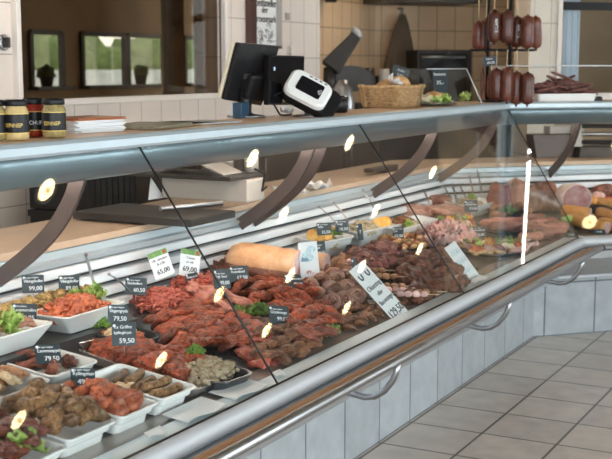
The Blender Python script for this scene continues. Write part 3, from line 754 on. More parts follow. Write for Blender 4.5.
V_bread = fam('breaded_bite', 5, F_breaded, lambda i: blob(.021, .016, .012, .4, 1.8, i + 90, 2, .15, 4))
V_saus = fam('grilled_sausage', 3, F_herb, lambda i: saus(.13, .014, .1, i))
V_pink = fam('pork_cutlet', 5, F_pink, lambda i: chop(i + 70, .046))
V_hams = fam('ham_fold', 4, F_ham, lambda i: leaf(i + 5, .040))

# front row of white trays, from the left
XF = 1.72
def fr_tray(x0, x1, y0, depth, label, h=.058, z=None, taper=.80):
    a = Vector((x0, y0, 0)); 
    c = Vector(((x0 + x1) / 2, y0 + depth / 2, 0)); c.z = deck_z(c.y - BY) + .002 if z is None else z
    M = frame(c, Vector((1, 0, 0)), Vector((0, 1, .12 if z is None else 0)))
    o = bpy.data.objects.new('serving_tray', tray_data('serving_tray', x1 - x0, depth, h, taper, z is None).data('serving_tray', M_white_pl)); COL.objects.link(o); o.matrix_basis = M
    bv = o.modifiers.new('bevel', 'BEVEL'); bv.width = .002; bv.segments = 2; bv.limit_method = 'ANGLE'; bv.angle_limit = R(50)
    tag(o, label, 'tray'); return M, x1 - x0, depth, h
t10 = fr_tray(1.86, 2.045, XF - .02, .27, 'white tray of dark glazed meat and lettuce in the near left corner')
fill(t10, 'glazed_meat', V_maroon, 2, 4, 'dark glazed strip of meat in the nearest white tray', 'meat', 'dark glazed meat in the nearest tray', .055, sd=2, mound=.035, sc=(.9, 1.3), spread=.75)
lettuce(in_tray(t10, -.1, -.55, .06), .06, 9, 3, 'bright green lettuce at the front of the nearest white tray')
t9 = fr_tray(2.065, 2.255, XF, .27, 'white tray heaped with brown herb-coated chicken, second from the left at the front')
fill(t9, 'chicken_piece', V_herb, 3, 6, 'herb-coated brown chicken piece heaped in a white front tray', 'chicken', 'herb-coated chicken pieces', .056, sd=5, mound=.05, sc=(.5, .8), rz=(-.9, 1.2), spread=.78, v0=-.08, tilt=.5)
t7 = fr_tray(2.27, 2.435, XF, .27, 'white tray of orange marinated chicken legs in the front row')
fill(t7, 'chicken_drumstick', V_orange, 2, 6, 'orange marinated chicken leg in a white front tray', 'chicken', 'orange marinated chicken legs', .048, sd=8, mound=.03, rz=(-.9, 1.2), sc=(.55, .85), spread=.75, v0=-.08, tilt=.5)
t8 = fr_tray(2.45, 2.615, XF, .27, 'white tray of thin brown sausages at the right end of the front row')
for i in range(5):
    put('grilled_sausage', V_saus[i % 3], in_tray(t8, .15 + .12 * (i % 2), -.55 + .28 * i, .045 + .008 * (i % 2)), R(-12 + 9 * i), .1, 0, .95, 'short brown spiced sausage in the right-hand front tray', 'sausage', 'brown spiced sausages')
stuff_in(t8, 'creamy_salad', heap_mix(.05, .05, .035, 40, 4, .009), F_tan, 'small heap of beige meat mix beside the brown sausages', 'salad', .02, -.5, .2)
# second row
t5 = fr_tray(2.385, 2.59, 2.035, .22, 'white tray of dark red meat strips behind the orange chicken legs')
fill(t5, 'glazed_meat', V_maroon, 2, 3, 'dark red strip of meat in the white tray behind the orange chicken', 'meat', 'dark red strips in the second row', .042, sd=12, sc=(.65, .95), mound=.015, spread=.72)
t6 = fr_tray(2.17, 2.37, 2.02, .22, 'white tray of flat beige slices at the left edge, second row')
for i in range(5): put('cold_slice', chop(i + 110, .045).data('cold_slice', F_tan if i % 2 else F_tanmeat), in_tray(t6, -.5 + .28 * i, .1 - .1 * (i % 2), .045 + .004 * i), .4 * i, .2, .15, 1, 'beige slice of cold roast in the left second-row tray', 'meat', 'beige cold roast slices')
# third row: tapered white bowls
rs = MB().box((2.50, 2.315, .645), (1.0, .25, .11)).build('tray_riser', M_deck); tag(rs, 'step in shade-dark colour under the tapered white bowls at the back left', 'riser')  # dark colour stands for the shade between the bowls
tb3 = fr_tray(2.345, 2.605, 2.20, .16, 'white bowl of sliced roll garnished with lettuce, third row at left', .062, .702, .60)
fill(tb3, 'cold_slice', fam('cold_slice', 3, F_roastside, lambda i: chop(i + 120, .04)), 2, 2, 'brown slice of meat roll in the lettuce-garnished bowl', 'meat', 'meat roll slices', .055, sd=3)
lettuce(in_tray(tb3, -.15, -.35, .062), .06, 10, 21, 'light green lettuce in the third-row white bowl')
tb4 = fr_tray(2.06, 2.32, 2.20, .16, 'white bowl cut off by the left picture edge, third row', .062, .702, .60)
tb2 = fr_tray(2.655, 2.955, 2.20, .165, 'large white tapered bowl of orange-red shredded meat and lettuce', .062, .702, .62)
stuff_in(tb2, 'shredded_meat', heap_mix(.125, .058, .062, 170, 9, .011), F_orange, 'heap of orange-red shredded meat in the large white bowl', 'meat', .035, -.12, 0)
lettuce(in_tray(tb2, .70, .2, .066), .05, 10, 31, 'bright lettuce at the right end of the large white bowl')
lettuce(in_tray(tb2, .40, .55, .07), .04, 6, 33, 'small light lettuce tuft behind the shredded orange meat')
rs = MB().box((2.78, 2.415, .7175), (.62, .055, .035)).build('tray_riser', M_vent); tag(rs, 'white riser block under the low back tray by the vents', 'riser')
tb1 = fr_tray(2.48, 3.08, 2.385, .06, 'low white tray of brown and yellow mix along the vent, back row', .03)
tb1[0].translation.z = .737; bpy.data.objects['serving_tray.%03d' % (len([o for o in bpy.data.objects if o.name.startswith('serving_tray')]) - 1)].matrix_basis = tb1[0]
stuff_in(tb1, 'creamy_salad', heap_mix(.29, .030, .036, 200, 19, .009, .5), food('brown_yellow_mix', [(.12, .06, .02), (.36, .20, .07), (.66, .45, .18)], 40, .4, .6, .2, (.08, .12, .02), .1), 'brown and yellow chopped mix in the low back tray', 'salad', .02)
# steel tray of large marinated joints, laid across
tm = tray((60, 345), (194, 391), .20, .03, 'steel tray of large marinated pork joints lying across the deck', 'tray', 'steel_tray', M_traysteel, .93, False, None, None, .03, .016)
fill(tm, 'pork_joint', fam("pork_joint", 4, F_marin, lambda i: blob(.075, .05, .032, .35, 1.2, i + 130, 4, .14, 4)), 4, 3, 'large glossy red-brown marinated pork joint on the steel tray', 'meat', 'marinated pork joints', .03, sd=6, tilt=.2, sc=(.75, 1.0), spread=.68, mound=.012, v0=.02)
tm2 = tray((37, 333), (72, 345), .20, .05, 'curved-rim steel tray behind the marinated pork joints', 'tray', 'steel_tray', M_traysteel, .9, False, None, None, .045, .012)
fill(tm2, 'marinated_strip', V_strip, 2, 2, 'thin red-brown strip on the curved-rim steel tray', 'meat', 'strips on the curved-rim tray', .03, sd=16, sc=(.7, .9))
tk1 = tray((164, 335), (102, 317), .16, .06, 'black tray of beige stew mix behind the tall double price card', 'tray', 'black_tray', M_black_tray, .85, False, None, None, .035)
stuff_in(tk1, 'creamy_salad', heap_mix(.085, .06, .052, 90, 23, .010), F_tan, 'beige stew mix in the black tray behind the double price card', 'salad', .015)
parsley(in_tray(tk1, .45, .1, .06), .032, 40, 5, 'dark parsley on the beige stew mix')
a, b = D(180, 352, .04), D(254, 374, .04)
tk2 = tray((256, 373), (180, 348), .17, .045, 'black tray of chopped beige and red meat near the front glass', 'tray', 'black_tray', M_black_tray, .86, False, None, None, .035)
stuff_in(tk2, 'creamy_salad', heap_mix(.095, .065, .055, 150, 29, .011), F_tan, 'beige chopped meat mix in the front black tray', 'salad', .015, -.25, .1)
fill(tk2, 'marinated_strip', V_strip, 1, 3, 'red marinated strip at the left side of the front black tray', 'meat', 'red strips in the front black tray', .04, sd=26, u0=.55, spread=.5, sc=(.7, .9))
parsley(in_tray(tk2, .25, -.2, .066), .028, 60, 7, 'bright parsley topping the beige mix in the front black tray')

# ------------------------------------------------------------------ meat laid out on the deck
def liner(name, quad, label, h=.004):
    ps = [D(*q, 0) for q in quad]; b = MB().loft([[p + Vector((0, 0, .001)) for p in ps], [p + Vector((0, 0, .001 + h)) for p in ps]])
    tag(b.build(name, M_black_tray), label, 'platter')
liner('black_platter', [(120, 318), (250, 285), (300, 335), (262, 362), (170, 352)], 'flat black platter under the large red marinated steaks')
liner('black_platter', [(215, 285), (330, 262), (350, 300), (420, 310), (320, 368), (290, 362), (300, 330)], 'flat black platter under the strips and bacon rolls in the middle pane')
liner('black_platter', [(200, 280), (330, 235), (345, 262), (235, 300)], 'flat black platter under the dark pulled meat by the roast')
liner('black_platter', [(345, 262), (440, 236), (492, 282), (425, 308), (362, 298)], 'flat black platter under the dark beef cubes')
def mound(px, py, rx, ry, h, n, sd, label, r=.0048):
    tag(put('minced_meat', mince_mound(rx, ry, h, n, sd, r).data('minced_meat', F_mince), D(px, py, 0), .2, SLOPE), label, 'minced meat', None, 'stuff')
mound(166, 306, .14, .09, .055, 330, 1, 'broad heap of coarse bright red minced meat behind the first pane joint')
mound(192, 297, .075, .07, .085, 170, 2, 'taller mound of bright red minced meat under the two white cards')
mound(207, 287, .07, .05, .05, 90, 3, 'small patch of pale red minced meat beside the pink cutlets')
for i, (px, py, rz, sc) in enumerate(((197, 288, .3, 1.0), (211, 291, .6, 1.05), (219, 285, .2, 1), (236, 298, .5, 1.15), (224, 305, .9, .9), (206, 296, .1, .9), (246, 304, .4, 1.0))):
    put('pork_cutlet', V_pink[i % 5], D(px, py, .052), rz, .55, .25, sc, 'thick pink pork cutlet leaning in the row behind the first pane joint', 'meat', 'pink pork cutlets')
pile('marinated_steak', V_marin, [(152, 318), (214, 299), (262, 340), (180, 347)], 9, 7, .038, 'red marinated steak in the big heap left of the first pane joint', 'meat', 'red marinated steaks', .5, (.6, .95), .015, rz=(-.7, .5), sd=11)
pile('raw_steak', V_redst, [(222, 318), (250, 312), (278, 346), (254, 348)], 3, 4, .03, 'raw red steak at the front by the first pane joint', 'meat', 'raw red steaks by the joint', .35, (.8, 1.05), .015, sd=12)
pile('pulled_meat_lump', V_dark, [(203, 252), (262, 246), (286, 268), (218, 280)], 13, 7, .04, 'small dark brown lump of pulled meat in front of the roast', 'meat', 'dark pulled meat', .5, (.8, 1.35), .02, sd=13)
pile('marinated_strip', V_strip, [(232, 284), (300, 270), (322, 302), (268, 312)], 7, 4, .042, 'glossy red-orange marinated strip right of the first pane joint', 'meat', 'red marinated strips', .4, (.8, 1.15), .02, sd=14)
pile('marinated_steak', V_marin, [(268, 308), (318, 298), (346, 322), (300, 340)], 5, 3, .038, 'red marinated slice in front of the bacon rolls', 'meat', 'red marinated slices', .35, (.65, .9), .02, sd=15)
pile('brown_chop', V_brown, [(244, 322), (280, 316), (318, 350), (262, 368)], 5, 4, .035, 'dark brown spiced chop at the front of the middle pane', 'meat', 'dark brown spiced chops', .35, (.7, .95), .02, sd=16)
for i, (px, py) in enumerate(((298, 322), (312, 326), (304, 334), (320, 334), (310, 318), (296, 336))):
    put('glazed_meat', V_maroon[i % 5], D(px, py, .045), .8 * i, .2, .2, .9, 'dark crimson glazed piece beside the front lettuce leaf', 'meat', 'dark crimson pieces by the lettuce')
pile('brown_chop', V_brown, [(252, 352), (328, 322), (334, 331), (258, 363)], 9, 2, .026, 'dark brown chop in the row along the front ledge, middle pane', 'meat', 'brown chops along the ledge', .3, (.6, .85), .008, sd=41)
pile('brown_chop', V_brown, [(334, 322), (398, 294), (406, 303), (344, 332)], 7, 2, .022, 'brown chop in the row along the ledge at the foot of the white card', 'meat', 'brown chops at the foot of the card', .3, (.5, .7), .006, sd=42)
pile('dark_steak', V_cube, [(404, 296), (458, 273), (466, 282), (412, 303)], 7, 2, .028, 'dark chunk in the row along the ledge by the second pane joint', 'meat', 'dark chunks along the ledge', .4, (.6, .85), .008, sd=43)
pile('raw_steak', V_redst, [(240, 350), (268, 342), (276, 356), (258, 366)], 3, 2, .022, 'raw red steak in the front corner at the foot of the first pane joint', 'meat', 'raw steaks at the foot of the joint', .3, (.7, .9), .01, sd=44)
lettuce(D(334, 335, .03), .045, 7, 41, 'light green lettuce leaf at the front edge of the middle pane')
pile('tan_meat_piece', V_tan, [(298, 270), (342, 258), (368, 272), (312, 288)], 7, 4, .034, 'tan brown meat piece behind the bacon rolls', 'meat', 'tan brown meat pieces', .4, (.85, 1.2), .02, sd=17)
rd = random.Random(4)
for i, (px, py) in enumerate(((310, 287), (322, 282), (335, 277), (348, 274), (318, 296), (332, 291), (346, 288), (358, 284), (330, 302), (344, 300), (357, 296))):
    put('bacon_roll', V_wrap[i % 4], D(px, py, .045), R(-62 + rd.uniform(-25, 25)), R(90 + rd.uniform(-22, 12)), 0, rd.uniform(.85, 1.05), 'meat roll wrapped in striped bacon, in the middle pane', 'meat', 'bacon-wrapped rolls')
pile('brown_chop', V_brown, [(335, 306), (362, 297), (372, 318), (350, 332)], 4, 3, .02, 'brown chop behind the big white price card', 'meat', 'brown chops by the white card', .35, (.55, .8), .015, sd=18)
pile('beef_cube', V_beef, [(350, 254), (388, 244), (414, 264), (356, 276)], 7, 5, .042, 'dark purple-red beef chunk heaped in the middle pane', 'meat', 'dark purple beef chunks', .5, (.75, 1.05), .022, sd=19)
pile('dark_steak', V_cube, [(398, 264), (444, 247), (468, 284), (410, 300)], 6, 5, .042, 'dark brown spiced steak chunk left of the second pane joint', 'meat', 'dark brown steak chunks', .45, (.75, 1.1), .025, sd=20)
def skewer(px, py, rz, label, mat):
    e = empty('meat_skewer', D(px, py, .06), label, 'skewer', 'pale meat skewers', TR(D(px, py, .06), rz, 0, .06))
    MB().tube([(-.10, 0, 0), (.10, 0, 0)], .0016, 6).build('stick', M_pick, e, world=False)
    for k in range(4):
        bl = blob(.017, .013, .012, .3, 1.6, k + px, 2, .15, 4, .4); MB().add(bl.v, bl.f, 0, True, TR((-.055 + .032 * k, 0, 0), 0, k)).build('meat_cube', mat, e, world=False)
for px, py, rz in ((362, 262, -.9), (372, 270, -.85), (384, 276, -1.0), (392, 286, -.8), (402, 290, -.95), (414, 294, -.9), (424, 292, -.7)): skewer(px, py, rz, 'pale pink meat skewer on a thin wooden stick in front of the beef chunks', F_ham if px % 4 else F_tanmeat)
# the roast with a golden rind, its cut face to the right
def roast(p0, p1, w, h, label, sd=0, rind=F_rind):
    a, c = Vector(p0), Vector(p1); a.z = deck_z(a.y - BY) + .004; c.z = deck_z(c.y - BY) + .012; ex = c - a; L = ex.length; M = frame((a + c) / 2, ex, Vector((0, 0, 1)).cross(ex))
    e = empty('roast', (0, 0, 0), label, 'roast', None, M)
    def sect(x, k): 
        o = []
        for j in range(24):
            an = 2 * PI * j / 24; s_ = 1 + .06 * nz((math.cos(an), math.sin(an), x * 9), 1.6, sd)
            o.append((x, math.cos(an) * w / 2 * k * s_, h * .48 + math.sin(an) * h / 2 * k * s_ * (1 if math.sin(an) > 0 else .9)))
        return o
    n = 12; ks = [math.sqrt(max(.03, 1 - max(0, 1 - (i / n) / .22) ** 2)) for i in range(n + 1)]
    secs = [sect(-L / 2 + L * i / n, ks[i]) for i in range(n + 1)]
    top = MB(); side = MB(); m = len(secs[0])
    b = MB().loft(secs, 0, True, True, False)
    mats = [rind, F_roastside]
    for fi, f in enumerate(b.f):
        zc = sum(b.v[i].z for i in f) / len(f)
        if zc < h * .52: b.m[fi] = 1
    b.build('rind', mats, e, world=False)
    MB().loft([sect(L / 2, 1.0), sect(L / 2 + .004, .93)], 0, False).build('cut_face', F_ham, e, world=False)
roast((3.93, 2.445, 0), (3.99, 2.15, 0), .17, .15, 'large roast with golden rind and pale cut face on the back of the deck')
roast((4.17, 2.30, 0), (4.20, 2.13, 0), .11, .11, 'smaller tan roast end beside the cut face of the large roast', 5)
parsley(D(275, 262, .05), .055, 150, 11, 'bunch of green parsley with pale stalks in front of the large roast')
for i in range(6): put('wooden_stick', MB().tube([(-.05, 0, 0), (.05, 0, 0)], .003, 6).data('wooden_stick', M_pick), D(276 + 2 * i, 268 + 1.2 * i, .06), -.5 + .12 * i, 0, .15, 1, 'pale wooden skewer end sticking out beside the parsley', 'skewer', 'skewer ends by the parsley')
parsley(D(258, 314, .045), .050, 130, 13, 'bright parsley tuft beside the first pane joint')
lettuce(D(242, 312, .035), .035, 5, 51, 'pale cucumber-green leaf left of the bright parsley tuft')
# white bowls further along the back
tA = tray((318, 243), (354, 236), .13, .085, 'white bowl with orange slices and herbs behind the bacon rolls', 'bowl', 'serving_bowl', None, .7)
tB = tray((356, 233), (404, 223), .12, .080, 'white bowl of pale florets and orange slices, second of the back bowls', 'bowl', 'serving_bowl', None, .7)
tC = tray((398, 230), (438, 219), .13, .080, 'white bowl of cheese salad topped with red-brown crumbs', 'bowl', 'serving_bowl', None, .7)
def citrus(loc, rz, rx, sc, label, group):
    e = empty('orange_slice', loc, label, 'orange slice', group, TR(loc, rz, rx, 0, sc))
    MB().lathe([(.026, -.003), (.028, 0), (.026, .003)], 20).build('peel', F_citrus, e, world=False)
    MB().lathe([(.023, -.0034), (.023, .0034)], 16).build('flesh', F_orange if False else F_citrus, e, world=False)
for i in range(3): citrus(in_tray(tA, -.7 + .25 * i, .1 - .2 * i, .10), -.9, 1.2, 1, 'orange slice standing at the left of its white bowl', 'orange slices in the first back bowl')
citrus(in_tray(tA, .35, .3, .10), -.9, 1.1, 1, 'orange slice behind the herbs in the first back bowl', None)
stuff_in(tA, 'creamy_salad', heap_mix(.07, .06, .05, 70, 37, .011), F_tan, 'beige salad in the white bowl with orange slices', 'salad', .035)
parsley(in_tray(tA, .3, -.25, .09), .035, 70, 17, 'green herbs on the beige salad in the first back bowl')
stuff_in(tB, 'cauliflower', heap_mix(.09, .065, .06, 80, 41, .015), F_cream, 'pale golden florets heaped in the second back bowl', 'vegetables', .04, -.2, .2)
for i in range(3): citrus(in_tray(tB, .05 + .15 * i, -.5, .095), -.8, 1.0, 1.1, 'orange slice at the front of the bowl of pale florets', 'orange slices in the second back bowl')
stuff_in(tC, 'cheese_salad', heap_mix(.08, .065, .05, 80, 43, .012), F_cream, 'pale cheese salad in the third back bowl', 'salad', .04)
stuff_in(tC, 'meat_crumbs', heap_mix(.07, .045, .03, 90, 47, .009), F_brown, 'red-brown crumbs on the pale cheese salad', 'meat', .072, -.1, .3)
lettuce(in_tray(tC, -.3, -.6, .08), .035, 5, 61, 'green leaf at the front of the cheese salad bowl')
liner('black_platter', [(366, 240), (424, 234), (432, 248), (392, 256)], 'black platter of breaded bites behind the beef chunks')
pile('breaded_bite', V_bread, [(372, 236), (418, 230), (428, 246), (396, 252)], 8, 4, .03, 'golden breaded bite on the platter behind the beef chunks', 'snack', 'golden breaded bites', .4, (.9, 1.3), .012, sd=22)
pile('pepper_strip', fam('pepper_strip', 3, F_orange, lambda i: strip_piece(i + 60, .010)), [(382, 238), (420, 232), (426, 244), (398, 249)], 4, 2, .055, 'red pepper strip among the breaded bites', 'vegetable', 'red pepper strips', .3, (.8, 1.2), 0, sd=23)
liner('black_platter', [(414, 234), (462, 226), (484, 246), (432, 254)], 'black platter of folded ham left of the second pane joint')
pile('ham_fold', V_hams, [(417, 232), (458, 224), (478, 242), (434, 250)], 7, 4, .035, 'folded slice of pale pink ham by the second pane joint', 'ham', 'folded ham slices', .7, (.9, 1.25), .03, sd=24)
# far end of the long counter
def platter(px, py, rx, ry, rz, label):
    p = D(px, py, .003); up = Vector((0, -.12, 1)); M = frame(p, Vector((math.cos(rz), math.sin(rz), .12 * math.sin(rz))), up.cross(Vector((math.cos(rz), math.sin(rz), 0))))
    b = MB(); lo = [[(rx * k * math.cos(2 * PI * j / 28), ry * k * math.sin(2 * PI * j / 28), z) for j in range(28)] for k, z in ((.8, 0), (1, .016), (1, .019), (.94, .017), (.78, .006))]
    o = b.loft(lo, 0, True).build('oval_platter', M_black_tray); o.matrix_basis = M; tag(o, label, 'platter'); return (M, rx * 2, ry * 2, .02)
pA = platter(456, 228, .17, .11, -.4, 'oval black platter of open sandwiches nearest the ham folds')
pB = platter(492, 252, .22, .12, -.4, 'oval black platter of garnished sandwiches by the front glass')
pC = platter(510, 232, .20, .10, -.5, 'oval black platter of red sausages in front of the corner')
def sandwich(M, label, group, i):
    e = empty('open_sandwich', (0, 0, 0), label, 'sandwich', group, M)
    MB().loft([rrect(.085, .055, .012, 0), rrect(.088, .058, .012, .010), rrect(.080, .050, .012, .014)], 0, False).build('bread', F_bread, e, world=False)
    c = chop(i + 200, .032); MB().add(c.v, c.f, 0, True, TR((0, 0, .020), .3 * i, .1)).build('topping', (F_orange, F_ham, F_redsteak, F_cream)[i % 4], e, world=False)
    l = leaf(i + 60, .022); MB().add(l.v, l.f, 0, True, TR((.012, .008, .032), i)).build('garnish', (F_lettuce, F_citrus, F_parsley)[i % 3], e, world=False)
for i in range(5): sandwich(pA[0] @ TR((-.11 + .055 * i, .01 * (-1) ** i, .016), 1.2, 0, -.35), 'open sandwich with orange-red topping on the platter by the ham folds', 'sandwiches on the first oval platter', i)
for i in range(10): sandwich(pB[0] @ TR((-.15 + .075 * (i % 5), -.04 + .08 * (i // 5), .018), .5 * i, .1, -.2), 'garnished open sandwich on the platter nearest the front glass', 'sandwiches on the second oval platter', i)
for i in range(8):
    put('red_sausage', saus(.15, .023, .05, i).data('red_sausage', F_redsaus), (pC[0] @ Vector((-.09 + .055 * (i % 4), -.03 + .07 * (i // 4), .04 + .01 * (i % 2)))), R(-62 + 4 * (i % 3)), 0, .05, 1, 'thick dull red sausage on the platter in front of the corner', 'sausage', 'red sausages before the corner')
# pork belly slabs, bread rolls and salad bowl behind
def slab(px, py, sx, sy, sz, rz, mat, label, nm='pork_belly', i=0):
    b = blob(sx, sy, sz, .12, 1.5, i, 4, .05, 5, .85); put(nm, b.data(nm, mat), D(px, py, sz), rz, SLOPE, 0, 1, label, 'meat')
slab(418, 212, .10, .10, .04, .1, F_bacon, 'striped pork belly slab at the back, left of the second pane joint', i=1)
slab(448, 213, .14, .09, .045, -.2, F_bacon, 'long striped pork belly slab at the back behind the open sandwiches', i=2)
slab(440, 203, .09, .07, .05, .3, F_roastside, 'brown roast block behind the pork belly slabs', 'roast_block', 3)
tD = tray((470, 207), (498, 198), .18, .075, 'white bowl of pale salad with herbs at the counter corner', 'bowl', 'serving_bowl', None, .7)
stuff_in(tD, 'creamy_salad', heap_mix(.075, .065, .05, 70, 53, .013), F_tan, 'beige salad in the white bowl at the counter corner', 'salad', .035)
parsley(in_tray(tD, .1, .1, .085), .035, 60, 19, 'herbs on the salad bowl at the counter corner')
pile('bread_roll', fam('bread_roll', 3, F_tanmeat, lambda i: saus(.11, .022, .05, i)), [(486, 206), (525, 202), (530, 214), (492, 218)], 5, 2, .03, 'small pale filled roll lying at the counter corner', 'roll', 'pale filled rolls at the corner', .1, (.9, 1.1), .02, rz=(.9, 1.5), sd=26)
parsley(D(508, 212, .075), .05, 90, 23, 'dark green herbs on the pale rolls at the corner')
# angled run: blocks, ham, logs
rb = random.Random(9)
for i, (px, py, s_, m, lb) in enumerate(((500, 190, .07, F_redsteak, 'bright red meat joint at the back of the corner'), (517, 186, .07, F_block, 'brown cured meat block beside the bright red joint'), (530, 192, .075, F_block, 'square cut of cured meat in front of the corner support'), (545, 188, .08, F_roastside, 'dark red smoked joint left of the large ham'), (552, 198, .06, F_block, 'pale brown meat block just left of the large ham'), (538, 202, .06, F_tanmeat, 'tan smoked cut between the cured blocks'), (524, 202, .055, F_roastside, 'small smoked cut in front of the cured blocks'))):
    q = DV(px, py - 6, s_ * .5, .46); tq = ((q.x - BX) + (q.y - BY)) * Q if q.x - BX > (q.y - BY) * TAN else q.y - BY; hz = max(s_ * .5, (q.z - deck_z(tq)) * .5 + .008); q.z = deck_z(tq) + hz * .9
    b = blob(s_, s_ * .8, hz, .22, 1.3, i + 300, 3, .06, 4, .55); put('meat_joint', b.data('meat_joint', m), q, rb.uniform(0, 3), SLOPE, 0, 1, lb, 'meat')
# large cooked ham, cut face to the customer
hp = D(577, 199, .098); e = empty('cooked_ham', hp, 'large round cooked ham with pink cut face in the angled counter', 'ham', None, frame(hp, Vector((Q, -Q, 0)), Vector((0, 0, 1))))
sec = lambda k, z: [(k * .096 * math.cos(a) * (1 + .05 * math.cos(2 * a)), k * .088 * math.sin(a), z) for a in [2 * PI * j / 32 for j in range(32)]]
MB().loft([sec(.55, -.16), sec(.9, -.12), sec(1, -.05), sec(1, .0), sec(.96, .004)], 0, True).build('rind', F_fat, e, world=False)
MB().loft([sec(.94, .003), sec(.93, .006)], 0, False).build('cut_face', food('ham_cut', [(.48, .15, .15), (.60, .27, .26), (.72, .45, .42)], 16, .35, .1, .3), e, world=False)
def log(p0, h0, p1, h1, r, label, grp=None):
    a, c = D(*p0, h0), D(*p1, h1); d = (c - a).normalized(); e = empty('sausage_log', a, label, 'sausage', grp)
    n = 8; L = (c - a).length
    MB().tube([a + d * L * k / n for k in range(n + 1)], [r * (.75 if k == 0 else 1) for k in range(n + 1)], 20).build('casing', F_log, e)
    MB().tube([c, c + d * .002], r * .93, 20).build('cut_face', F_ham, e)
log((562, 210), .05, (590, 214), .05, .036, 'upper tan sausage log with pale cut end, below the large ham')
log((568, 218), .035, (607, 228), .035, .036, 'lower tan sausage log running to the front of the angled counter')
log((598, 212), .05, (622, 220), .05, .036, 'tan sausage log cut off by the right picture edge')
log((600, 222), .03, (630, 231), .03, .034, 'front tan sausage log cut off by the right picture edge')
for i, (px, py) in enumerate(((584, 199), (593, 200.5), (602, 202), (611, 203))):
    b = blob(.045, .03, .026, .2, 1.6, i + 400, 3, .06, 4); put('orange_loaf', b.data('orange_loaf', F_log), D(px, py, .07), .6 * i, 0, 0, 1, 'small orange-brown loaf in the row behind the tan logs', 'loaf', 'orange-brown loaves')
b = blob(.06, .045, .04, .15, 1.4, 410, 3); put('ham_end', b.data('ham_end', F_ham), D(598, 198, .06), .3, 0, 0, 1, 'rounded pink ham end right of the large cooked ham', 'ham')
b = blob(.09, .06, .05, .2, 1.6, 411, 3); put('meat_joint', b.data('meat_joint', F_dark), D(604, 192, .07), -.6, 0, 0, 1, 'dark crusted joint at the back right of the angled counter', 'meat')
for i, (px, py) in enumerate(((608, 201), (618, 202))):
    e = empty('tomato', D(px, py, .07), ('red tomato right of the pink ham end', 'red tomato at the right picture edge')[i], 'tomato'); q = D(px, py, .07)
    MB().lathe([(0, -.028), (.02, -.026), (.032, -.008), (.033, .006), (.022, .024), (.006, .027), (0, .025)], 20, TR(q)).build('flesh', F_tomato, e); MB().tube([q + Vector((0, 0, .024)), q + Vector((.002, 0, .034))], .002, 6).build('stem', F_parsley, e)
for i, (px, py, m, lb) in enumerate(((533, 218, F_redsaus, 'thick red sausage end by the mitred corner'), (545, 222, F_redsaus, 'second red sausage in the clear foil pack by the corner'), (556, 226, F_roastside, 'dark cold cut beside the foil pack'), (566, 208, F_tanmeat, 'tan cut just below the large ham'))):
    put('cold_cut', saus(.16, .028, .03, i).data('cold_cut', m), D(px, py, .035), R(-45), 0, .05, 1, lb, 'meat')
liner('black_platter', [(478, 252), (520, 222), (566, 226), (572, 236), (520, 264)], 'large black platter at the front of the mitred corner', .003)
V_rs = fam('red_sausage', 3, F_redsaus, lambda i: saus(.15, .024, .05, i))
pile('red_sausage', V_rs, [(520, 226), (556, 220), (562, 232), (528, 240)], 3, 3, .035, 'dull red sausage in the row right at the mitred corner', 'sausage', 'red sausages at the mitred corner', .08, (.85, 1), .012, rz=(-1.0, -.6), sd=31)
pile('cold_slice', fam('cold_slice', 4, F_ham, lambda i: chop(i + 160, .036)), [(506, 246), (528, 238), (536, 246), (512, 256)], 4, 2, .03, 'folded cold slice on the corner platter near the front glass', 'meat', 'cold slices on the corner platter', .5, (.8, 1.1), .012, sd=32)
for i, (px, py) in enumerate(((514, 243), (524, 239), (536, 235), (548, 229))): lettuce(D(px, py, .035), .03, 5, 91 + i, 'small lettuce leaf among the slices at the mitred corner, ' + ('nearest the oval platter', 'second from the oval platter', 'third from the oval platter', 'nearest the tan logs')[i])
lettuce(D(566, 222, .03), .045, 7, 71, 'pale leafy garnish left of the tan sausage logs')

# ------------------------------------------------------------------ serving tools leaning on the vent
def spoon(p0, h0, p1, h1, label, i):
    a, c = DV(*p0, h0, .50), DV(*p1, h1, .585); e = empty('serving_fork', a, label, 'serving tool')
    d = (c - a); sd = d.cross(Vector((0, 0, 1))).normalized() * .006; up = Vector((0, 0, .0012))
    n = 8; lo = []
    for k in range(n + 1):
        p = a + d * k / n + Vector((0, 0, .008 * math.sin(PI * k / n)))
        w = sd * (1 if k < n - 1 else .7); lo.append([p - w - up, p + w - up, p + w + up, p - w + up])
    MB().loft(lo).build('handle', M_chrome, e)
    MB().tube([c, c - d.normalized() * .008 + Vector((0, -.006, .004))], .0055, 8).build('end_hook', M_chrome, e)
SP_ = (((97, 296), .04, (85, 254), .23, 'steel serving tool standing behind the lettuce of the large bowl'), ((130, 292), .05, (108, 274), .16, 'bent steel serving tool beside the minced meat card'), ((336, 223), .07, (318, 207), .16, 'dark serving tool leaning left of the orange slice bowl'), ((348, 221), .07, (333, 203), .17, 'bright serving tool leaning behind the orange slice bowl'), ((376, 212), .07, (362, 190), .18, 'wide steel serving tool leaning behind the pale florets'), ((430, 205), .06, (423, 190), .13, 'serving tool left of the second pane joint'), ((452, 204), .06, (444, 186), .14, 'serving tool standing by the corner of the vents'), ((458, 206), .06, (452, 184), .16, 'serving tool in the middle of the three at the corner'), ((468, 203), .06, (460, 187), .13, 'serving tool right of the three at the corner'), ((474, 196), .09, (469, 176), .19, 'tall serving tool in the corner salad bowl'), ((482, 193), .09, (477, 171), .2, 'tallest serving tool in the corner salad bowl'))
for i, s_ in enumerate(SP_): spoon(*s_, i)

